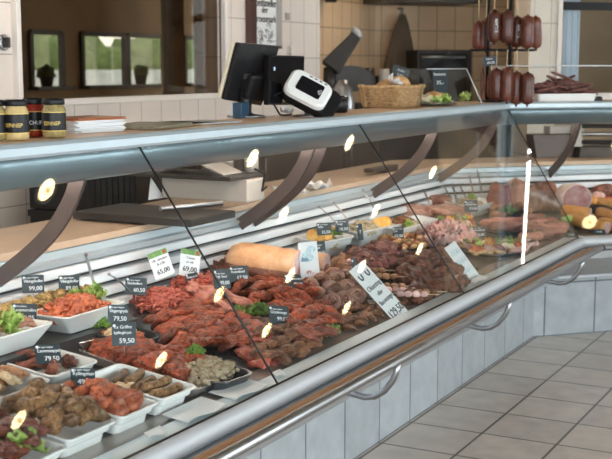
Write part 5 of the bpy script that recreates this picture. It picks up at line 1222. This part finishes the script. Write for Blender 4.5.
MB().loft([[ang(s0 - .36, .30, SZ + .2), ang(s0 + .754, .30, SZ + .2), ang(s0 + .754, .5, SZ + .2), ang(s0 - .36, .5, SZ + .2)], [ang(s0 - .36, .30, SZ + .205), ang(s0 + .754, .30, SZ + .205), ang(s0 + .754, .5, SZ + .205), ang(s0 - .36, .5, SZ + .205)]]).build('top_panel', M_acryl, e)
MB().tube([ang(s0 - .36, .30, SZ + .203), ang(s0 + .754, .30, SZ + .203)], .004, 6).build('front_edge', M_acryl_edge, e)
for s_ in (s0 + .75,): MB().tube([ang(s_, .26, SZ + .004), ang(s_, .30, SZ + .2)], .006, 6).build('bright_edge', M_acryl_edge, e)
s1, t1 = ang_s(594, 101, SZ)
o = put('black_tool', MB().loft([rrect(.12, .05, .015, 0), rrect(.12, .05, .015, .018), rrect(.10, .03, .012, .026)]).data('black_tool', M_black), ang(s1, .33, SZ), R(-45), 0, 0, 1, 'flat black gadget lying under the clear cover at the right', 'gadget')
b = leaf(2, .06); put('white_dish', MB().lathe([(.03, 0), (.06, .02), (.065, .022), (.056, .02), (.0, .004)], 24).data('white_dish', M_white_pl), ang(ang_s(566, 101, SZ)[0] + .12, .34, SZ + .001), 0, 0, 0, 1, 'small white dish beside the dry sausages', 'dish')

# ------------------------------------------------------------------ behind the counter
M_grey_pl = pbr('grey_plastic', (.40, .38, .36), .4, 0, .05, 10)
M_offw = pbr('off_white_plastic', (.46, .43, .39), .4, 0, .04, 10)
M_dgrey = pbr('dark_grey_metal', (.04, .036, .033), .4, .3, .2, 10)
BZ = .9205
def boxed(b, x0, x1, y0, y1, z0, z1): return b.box(((x0 + x1) / 2, (y0 + y1) / 2, (z0 + z1) / 2), (x1 - x0, y1 - y0, z1 - z0))
F_ = on_z(190, 221, BZ + .03); K_ = on_z(104, 207, BZ + .03); R_ = on_z(244, 212, BZ + .03)
e = empty('counter_scale', (F_.x, F_.y, BZ), 'white and black counter scale with printer on the cutting board', 'scale')
boxed(MB(), F_.x, R_.x, F_.y, K_.y, BZ + .006, BZ + .034).build('weighing_plate', M_dgrey, e, .004)
H_ = on_z(248, 203, BZ + .035); zt_ = on_y(248, 180, H_.y).z; hx1 = on_y(265, 190, H_.y).x; hy1 = H_.y + .42
boxed(MB(), H_.x, hx1, H_.y, hy1, BZ + .0345, zt_).build('housing', M_offw, e, .008)
boxed(MB(), H_.x - .10, hx1, H_.y + .02, hy1 + .12, zt_ + .001, zt_ + .018).build('paper_shelf', M_dgrey, e, .003)
MB().loft([[(H_.x - .06, H_.y + q_, zt_ + .02), (H_.x + .08, H_.y + q_, zt_ + .02), (H_.x + .08, H_.y + q_, zt_ + .026), (H_.x - .06, H_.y + q_, zt_ + .026)] for q_ in (.08,)] + [[(H_.x - .06, H_.y + .22, zt_ + .07), (H_.x + .08, H_.y + .22, zt_ + .07), (H_.x + .08, H_.y + .22, zt_ + .078), (H_.x - .06, H_.y + .22, zt_ + .078)], [(H_.x - .06, H_.y + .40, zt_ + .02), (H_.x + .08, H_.y + .40, zt_ + .02), (H_.x + .08, H_.y + .40, zt_ + .026), (H_.x - .06, H_.y + .40, zt_ + .026)]]).build('roof_cover', M_offw, e)
MB().tube([on_z(160, 208.5, BZ + .06), on_z(222, 203, BZ + .06)], .011, 12).build('steel_bar', M_chrome, e)
MB().tube([(H_.x + .05, H_.y - .004, zt_ + .04), (H_.x + .10, H_.y - .02, zt_ + .02), (H_.x + .08, H_.y - .02, zt_ - .05), (H_.x + .14, H_.y - .006, zt_ - .04)], .005, 8).build('cable', M_black, e)
for dy in (.06, .0): MB().lathe([(.03, 0), (.03, .11), (.0, .11)], 16, TR((H_.x + .13, H_.y + .06 + 2 * dy, zt_ + .02))).build('paper_roll', M_grey_pl, e)
v = on_z(156, 206, BZ); MB_ = MB().loft([[v + Vector((-.05, 0, .03)), v + Vector((.06, .0, .03)), v + Vector((-.03, 0, .12))], [v + Vector((-.05, .004, .03)), v + Vector((.06, .004, .03)), v + Vector((-.03, .004, .12))]]); tag(MB_.build('paper_note', M_card), 'folded white note standing left of the scale housing', 'paper')
v = on_z(322, 191, BZ); b = leaf(14, .09); put('paper_sheet', b.data('paper_sheet', M_card), v + Vector((.02, .03, .012)), .4, 0, 0, (1.4, .9, .5), 'crumpled white wrapping paper on the cutting board behind the roast', 'paper')
b = leaf(15, .08); put('paper_sheet', b.data('paper_sheet', M_card), v + Vector((-.22, .05, .012)), 1.2, 0, 0, (1.5, .8, .4), 'flat white wrapping paper left of the crumpled sheet', 'paper')
v = on_z(385, 172, BZ); e = empty('hand_brush', v, 'dark hand brush lying on the cutting board near the second pane joint', 'brush'); boxed(MB(), v.x - .22, v.x + .12, v.y - .03, v.y + .03, BZ + .012, BZ + .035).build('handle', M_dark_brown, e, .008); boxed(MB(), v.x - .05, v.x + .12, v.y - .025, v.y + .025, BZ, BZ + .014).build('bristles', M_stiff if False else M_dgrey, e)
# crates, jacket and low cupboards by the tiled wall
x0, x1 = on_y(86, 180, 3.5).x, on_y(138, 180, 3.5).x
for i in range(4):
    z0 = .002 + i * .27; e = empty('crate', ((x0 + x1) / 2, 3.68, z0), ('bottom', 'second', 'third', 'top')[i] + ' black plastic crate of the stack by the tiled wall', 'crate', 'black crates by the tiled wall')
    w_, d_, h_ = x1 - x0, .36, .262
    b = MB().loft([rrect(w_, d_, .02, 0), rrect(w_, d_, .02, h_), rrect(w_ - .02, d_ - .02, .015, h_), rrect(w_ - .03, d_ - .03, .015, .012)])
    for k in range(9): b.box((-w_ / 2 + w_ * (k + .5) / 9, -d_ / 2 - .003, h_ / 2), (.012, .006, h_ * .9))
    b.build('body', M_black, e, world=False)
    MB().loft([rrect(w_ + .02, d_ + .02, .025, h_ - .03), rrect(w_ + .02, d_ + .02, .025, h_ - .001), rrect(w_ - .01, d_ - .01, .02, h_ - .001), rrect(w_ - .01, d_ - .01, .02, h_ - .03)], cap0=False, cap1=False).build('rim', M_black, e, world=False)
def cloth(name, px0, px1, py0, py1, y, mat, label, cat, n=16):
    a, c = on_y(px0, py1, y), on_y(px1, py1, y); zt2_ = on_y(px0, py0, y).z; zb2 = min(a.z, on_y(px1, py1, y).z); rows = []
    for r_ in range(8):
        f = r_ / 7; row = []; half = .18 + .82 * math.sqrt(f); cxm = (a.x + c.x) / 2
        for k in range(n + 1):
            u = k / n * 2 - 1; row.append(Vector((cxm + u * half * (c.x - a.x) / 2, y - .03 - .02 * math.sin(k * 1.3) * f - .05 * f * (1 - u * u), zt2_ + (zb2 - zt2_) * f)))
        row += [p + Vector((0, .02, 0)) for p in reversed(row)]; rows.append(row)
    return tag(MB().loft(rows, 0, True).build(name, mat), label, cat)
cloth('jacket', 42, 78, 170, 300, 3.96, food('red_black_cloth', [(.02, .015, .015), (.04, .02, .02), (.35, .05, .03)], 5, .8, .2, 0), 'dark jacket with red panels hanging on the tiled wall left of the crates', 'jacket')
e = empty('round_tray', (x1 + .1, 3.98, .9), 'round steel tray hanging on the tiled wall above the crates', 'tray'); p = on_y(133, 180, 3.975)
MB().tube([p + Vector((.12 * math.cos(a), 0, .09 * math.sin(a))) for a in [2 * PI * k / 24 for k in range(25)]], .008, 8).build('rim', M_chrome, e); MB().loft([[p + Vector((.115 * math.cos(a), .0 + q, .085 * math.sin(a))) for a in [2 * PI * k / 24 for k in range(24)]] for q in (.002, .008)]).build('disc', M_dgrey, e)
e = empty('back_cupboard', (6.4, 3.7, 0), 'brown low cupboard along the tiled wall behind the scale', 'cupboard')
boxed(MB(), 5.32, 7.70, 3.48, 3.99, .001, 1.06).build('body', M_dark_brown, e); boxed(MB(), 5.30, 7.72, 3.45, 3.99, 1.06, 1.09).build('worktop', M_grey_pl, e, .004)
for k in range(4):
    xx = 5.35 + k * .585; d = boxed(MB(), xx, xx + .57, 3.458, 3.478, .10, 1.03).build('door', pbr('brown_door', (.11, .085, .07), .4, 0, .1, 4), e, .003); MB().tube([(xx + .06, 3.435, .82), (xx + .06, 3.435, .96)], .006, 8).build('handle', M_chrome, d)
# poster, knob and switch on the tiled wall
def wallbox(px0, px1, py0, py1, th, y=3.999):
    a, c = on_y(px0, py1, y), on_y(px1, py0, y); return a, c
a, c = on_y(248, 45, 3.98), on_y(279, 43, 3.98); zt_ = 2.25; zb_ = a.z
e = empty('framed_notice', ((a.x + c.x) / 2, 3.98, zb_), 'framed printed notice with a line drawing on the tiled wall above the till', 'notice')
b = MB(); boxed(b, a.x, a.x + .075, 3.955, 3.998, zb_, zt_); boxed(b, a.x, c.x, 3.955, 3.998, zb_ - .02, zb_); boxed(b, a.x, c.x, 3.955, 3.998, zt_, zt_ + .02); b.build('frame', pbr('dark_frame', (.07, .03, .025), .35), e)
boxed(MB(), c.x - .03, c.x, 3.955, 3.998, zb_, zt_).build('frame_side', M_grey_pl, e)
boxed(MB(), a.x + .075, c.x - .03, 3.985, 3.998, zb_, zt_).build('paper', M_card, e)
b = MB(); mx = (a.x + c.x) / 2 + .02; MX = Matrix.Translation((mx, 3.984, 0)) @ Matrix.Rotation(R(90), 4, 'X')
for t_, s_, py in (('Koedtimeller', .075, 3), ('der', .06, 10), ('Groenmark', .07, 19)): write(b, t_, s_, 0, on_y(264, py, 3.98).z, 0, 'CENTER', .31, .004, None, 0, MX)
b.build('lettering', M_ink, e)
b = MB(); rdp = random.Random(3)
for k in range(26):
    x = mx + rdp.uniform(-.14, .13); z = on_y(264, 33, 3.98).z + rdp.uniform(-.055, .055); b.tube([(x, 3.983, z), (x + rdp.uniform(-.05, .05), 3.983, z + rdp.uniform(-.03, .03)), (x + rdp.uniform(-.06, .06), 3.983, z + rdp.uniform(-.03, .03))], .0025, 4)
b.build('drawing', pbr('grey_ink', (.35, .35, .36), .6), e)
p = on_y(7.5, 42.5, 3.97); e = empty('round_fitting', p, 'round steel handle on the tiled wall left of the dark window', 'handle')
MB().lathe([(.038, 0), (.040, .01), (.031, .018), (.026, .012), (0, .012)], 28, frame(p + Vector((0, .029, 0)), Vector((1, 0, 0)), Vector((0, 0, 1)))).build('ring', M_chrome, e); MB().box(p + Vector((0, .0, 0)), (.014, .03, .05)).build('grip', M_dgrey, e, .004)
p = on_y(287.5, 16.5, 3.99); o = MB().box(p, (.045, .015, .05)).build('light_switch', M_grey_pl, None, .003); tag(o, 'small grey switch plate on the tiled wall right of the notice', 'switch')
p = on_y(290, 50, 3.98); o = MB().tube([p + Vector((0, 0, -.05)), p + Vector((0, 0, .03))], .009, 10).build('wall_peg', M_grey_pl); tag(o, 'thin grey peg on the tiled wall above the customer display', 'peg')
# kitchen recess: bench, slicer, pot, apron, oven, hood
e = empty('kitchen_bench', (9.2, 4.6, 0), 'dark kitchen bench along the tiled recess', 'bench')
boxed(MB(), 8.0, 9.75, 3.62, 4.885, 0.001, .96).build('body', M_dark_brown, e); boxed(MB(), 7.98, 9.77, 3.60, 4.885, .96, 1.0).build('worktop', M_grey_pl, e, .004)
e = empty('kitchen_bench', (11.2, 4.0, 0), 'dark kitchen bench under the oven on the turned wall', 'bench')
def kd(px, c, z): v = on_diag(px, 60, c); v.z = z; return v
def dbox(b, px0, px1, c0, c1, z0, z1):
    q = [kd(px0, c0, 0), kd(px1, c0, 0), None, None]; n = Vector((Q, Q, 0)) * ((c1 - c0) * Q); q[2] = q[1] + n; q[3] = q[0] + n
    return b.loft([[(v.x, v.y, z0) for v in q], [(v.x, v.y, z1) for v in q]])
dbox(MB(), 390, 524, 14.85, 15.5, .001, .97).build('body', M_dark_brown, e); dbox(MB(), 389, 525, 14.82, 15.5, .97, 1.01).build('worktop', M_dgrey, e, .004)
# slicer
DS = 9.0
def K(px, py, d=DS): return on_depth(px, py, d)
e = empty('meat_slicer', K(340, 118), 'dark grey meat slicer with tilted carriage on the kitchen bench', 'slicer')
bz = K(345, 100); MB().loft([rrect(.42, .34, .05, 1.001), rrect(.40, .32, .05, 1.12), rrect(.30, .24, .05, 1.22)], M=TR((bz.x, bz.y, 0), .5)).build('base', M_dgrey, e)
a, c = K(332, 70), K(357, 37); d = (c - a).normalized(); sd = Vector((CX.x, CX.y, 0)); up = d.cross(VIEW).normalized()
MB().loft([[a - up * .06 - VIEW * .07, a + up * .10 - VIEW * .07, a + up * .10 + VIEW * .07, a - up * .06 + VIEW * .07], [c - up * .03 - VIEW * .06, c + up * .05 - VIEW * .06, c + up * .05 + VIEW * .06, c - up * .03 + VIEW * .06]]).build('carriage', M_grey_dark if False else M_dgrey, e, .01)
MB().tube([c - up * .02, c + d * .03 + up * .02, c + d * .02 + up * .07], .03, 12).build('handle', M_alu, e)
MB().tube([K(329, 95), K(330, 68)], .05, 14).build('column', M_dgrey, e)
m = K(350, 76); MB().loft([[m + CX * (.17 * math.cos(t_)) + Vector((0, 0, .10 * math.sin(t_) - .02)) + VIEW * q for t_ in [2 * PI * k / 28 for k in range(28)]] for q in (.0, .02)]).build('blade_guard', M_dgrey, e)
p = K(343, 104, 8.6); p.z = 1.001; e = empty('steel_pot', p, 'polished steel pot on the kitchen bench beside the slicer', 'pot'); zt_ = K(343, 80, 8.6).z - 1.0
MB().lathe([(.06, 0), (.085, .02), (.085, zt_ * .6), (.07, zt_ * .85), (.03, zt_), (0, zt_ + .005)], 24).build('body', M_chrome, e, world=False); MB().tube([(.08, 0, zt_ * .5), (.13, .0, zt_ * .6), (.12, 0, zt_ * .25), (.085, 0, zt_ * .15)], .008, 8).build('handle', M_black, e, world=False)
for i, (px, y0, w_, m, lb) in enumerate(((369, 68, .10, M_dgrey, 'dark grey canister on the kitchen bench'), (384, 69, .09, M_offw, 'cream tub on the kitchen bench in front of the hanging apron'), (378, 76, .07, M_black, 'black jar on the kitchen bench beside the cream tub'), (394, 74, .08, M_grey_pl, 'grey tin on the kitchen bench below the apron'))):
    v = K(px, 100, 9.3 + .05 * i); h_ = K(px, y0, 9.3).z - 1.0; o = MB().lathe([(w_ * .46, 0), (w_ * .5, .01), (w_ * .5, h_ * .85), (w_ * .42, h_), (0, h_)], 20, TR((v.x, v.y, 1.001))).build('canister', m); tag(o, lb, 'canister')
# apron hanging on the turned wall
rows = []
for r_ in range(10):
    f = r_ / 9; pm = on_diag(401 - 2 * f, 60, 15.52); z = K(400, 13, 11.3).z + (K(400, 92, 11.3).z - K(400, 13, 11.3).z) * f; hw = .03 + .20 * f ** .8; row = []
    for k in range(19):
        u = k / 18 * 2 - 1; row.append(Vector((pm.x + Q * u * hw, pm.y - Q * u * hw, z)) - Vector((Q, Q, 0)) * (.03 + .09 * f * (1 - u * u) + .02 * f * math.sin(k * 2)))
    row += [q + Vector((Q, Q, 0)) * .012 for q in reversed(row)]; rows.append(row)
e = tag(MB().loft(rows, 0, True).build('apron', pbr('dark_brown_apron', (.13, .09, .06), .9, 0, .25, 6)), 'dark brown apron hanging in folds from a hook in the kitchen', 'apron')
pm = on_diag(401, 60, 15.52); MB().tube([(pm.x, pm.y, rows[0][0].z - .01), (pm.x - .03, pm.y - .03, rows[0][0].z + .05), (pm.x + .06, pm.y + .06, rows[0][0].z + .06)], .012, 8).build('hook', M_chrome, e)
z0_, z1_ = 1.02, on_diag(440, 50, 15.1).z
e = empty('oven', kd(440, 15.1, 1.02), 'black oven standing against the turned kitchen wall', 'oven')
dbox(MB(), 418, 472, 15.0, 15.5, z0_, z1_).build('body', M_dgrey, e, .01); dbox(MB(), 420, 467, 14.975, 14.995, z0_ + .08, z1_ - .03).build('door', M_black, e, .006)
q0, q1 = kd(422, 14.93, z1_ - .07), kd(465, 14.93, z1_ - .07); MB().tube([q0, q1], .012, 10).build('handle', M_chrome, e)
zh = on_diag(415, 3.5, 15.0).z; e = empty('extractor_hood', kd(415, 15.0, zh), 'dark extractor hood above the oven', 'hood')
dbox(MB(), 380, 480, 14.7, 15.5, zh, zh + .10).build('lip', M_dark_brown, e); dbox(MB(), 390, 470, 15.0, 15.5, zh + .10, 2.9).build('duct', M_dgrey, e)
p = on_y(331, 0, 4.8); o = MB().lathe([(.05, 0), (.07, .05), (.03, .12)], 16, TR((p.x, p.y, p.z - .02))).build('wall_lamp', M_dgrey); tag(o, 'small dark wall lamp at the top left of the kitchen recess', 'lamp'); MB().tube([(p.x, p.y, p.z + .09), (p.x, 4.91, p.z + .12)], .012, 8).build('bracket', M_dgrey, o)
# behind the angled counter
s2 = (on_diag(557, 150, BX + BY + .95 / Q) - Vector((BX, BY, 0))).dot(U2)
e = empty('counter_scale', ang(s2, .95, BZ), 'dark brown box-shaped scale behind the angled glass', 'scale')
b = MB(); hh = .15
b.loft([[ang(s2 - .16, .92, BZ), ang(s2 + .16, .92, BZ), ang(s2 + .16, 1.04, BZ), ang(s2 - .16, 1.04, BZ)], [ang(s2 - .18, .94, BZ + hh), ang(s2 + .16, .94, BZ + hh), ang(s2 + .16, 1.04, BZ + hh), ang(s2 - .18, 1.04, BZ + hh)]]).build('housing', pbr('dark_maroon_metal', (.07, .045, .04), .4, 0, .1, 6), e, .006)
MB().loft([[ang(s2 - .05, .96, BZ + hh), ang(s2 + .2, .96, BZ + hh), ang(s2 + .2, 1.04, BZ + hh), ang(s2 - .05, 1.04, BZ + hh)], [ang(s2 - .05, .96, BZ + hh + .05), ang(s2 + .2, .96, BZ + hh + .05), ang(s2 + .2, 1.04, BZ + hh + .05), ang(s2 - .05, 1.04, BZ + hh + .05)]]).build('top_unit', M_grey_pl, e, .004)
s3 = (on_diag(592, 150, BX + BY + .92 / Q) - Vector((BX, BY, 0))).dot(U2)
e = empty('slicing_machine', ang(s3, .9, BZ), 'black and white slicing machine behind the angled glass at the right edge', 'slicer')
MB().loft([[ang(s3 - .18, .86, BZ + z) for z in ()] or [ang(s3 - .14, .84, BZ), ang(s3 + .3, .84, BZ), ang(s3 + .3, 1.04, BZ), ang(s3 - .14, 1.04, BZ)], [ang(s3 - .12, .86, BZ + .07), ang(s3 + .3, .86, BZ + .07), ang(s3 + .3, 1.04, BZ + .07), ang(s3 - .12, 1.04, BZ + .07)]]).build('base', M_dgrey, e, .006)
MB().loft([[ang(s3 - .16, .88, BZ + .07), ang(s3 - .09, .88, BZ + .07), ang(s3 - .09, .98, BZ + .07), ang(s3 - .16, .98, BZ + .07)], [ang(s3 - .13, .9, BZ + .21), ang(s3 - .09, .9, BZ + .21), ang(s3 - .09, .98, BZ + .21), ang(s3 - .13, .98, BZ + .21)]]).build('post', M_grey_pl, e, .004)
for k in range(3): MB().tube([ang(s3 - .1, .87 + .03 * k, BZ + .10 + .05 * k), ang(s3 + .32, .87 + .03 * k, BZ + .09 + .05 * k)], .014, 10).build('guide_bar', M_black if k != 1 else M_chrome, e)

# ------------------------------------------------------------------ light, camera, view
W = bpy.data.worlds.new('world'); S.world = W; W.use_nodes = True
N = W.node_tree.nodes; L = W.node_tree.links; bg = N['Background']
tc = N.new('ShaderNodeTexCoord'); sp = N.new('ShaderNodeSeparateXYZ'); rp = N.new('ShaderNodeValToRGB')
L.new(tc.outputs['Generated'], sp.inputs[0]); L.new(sp.outputs[2], rp.inputs[0])
rp.color_ramp.elements[0].position = 0; rp.color_ramp.elements[0].color = (.92, .97, 1, 1); rp.color_ramp.elements[1].position = .8; rp.color_ramp.elements[1].color = (.62, .80, 1, 1)
L.new(rp.outputs[0], bg.inputs[0]); bg.inputs[1].default_value = 3.0
def daylight(loc, rot, sx, sy, power, col=(.86, .94, 1)):
    l = bpy.data.lights.new('window_daylight', 'AREA'); l.shape = 'RECTANGLE'; l.size = sx; l.size_y = sy; l.energy = power; l.color = col
    o = bpy.data.objects.new('window_daylight', l); COL.objects.link(o); o.location = loc; o.rotation_euler = rot
for (u0, u1) in ((.6, 3.6), (4.2, 7.2), (10.2, 12.6)): daylight((-1.5 + (u0 + u1) / 2, -3.62, 1.6), (R(90), 0, 0), u1 - u0, 2.2, 105)
daylight((-1.72, -.6, 1.55), (R(90), 0, R(-90)), 4.2, 2.1, 120)
cam = bpy.data.cameras.new('camera'); cam.sensor_fit = 'HORIZONTAL'; cam.sensor_width = 36; cam.lens = FPX * 36 / 612
co = bpy.data.objects.new('camera', cam); COL.objects.link(co)
M = Matrix((CX, CUP, -VIEW)).transposed().to_4x4(); M.translation = CAMP; co.matrix_world = M; S.camera = co
cam.dof.use_dof = True; cam.dof.focus_distance = 3.9; cam.dof.aperture_fstop = 6.3; cam.clip_start = .05
S.view_settings.view_transform = 'Standard'; S.view_settings.look = 'None'; S.view_settings.gamma = 1; S.view_settings.use_curve_mapping = False
S.view_settings.exposure = 0.25
cy = S.cycles
cy.use_denoising = True
try: cy.denoiser = 'OPENIMAGEDENOISE'
except Exception: pass
cy.max_bounces = 8; cy.diffuse_bounces = 4; cy.glossy_bounces = 4; cy.transmission_bounces = 6; cy.transparent_max_bounces = 24
cy.caustics_reflective = False; cy.caustics_refractive = False; cy.sample_clamp_indirect = 6
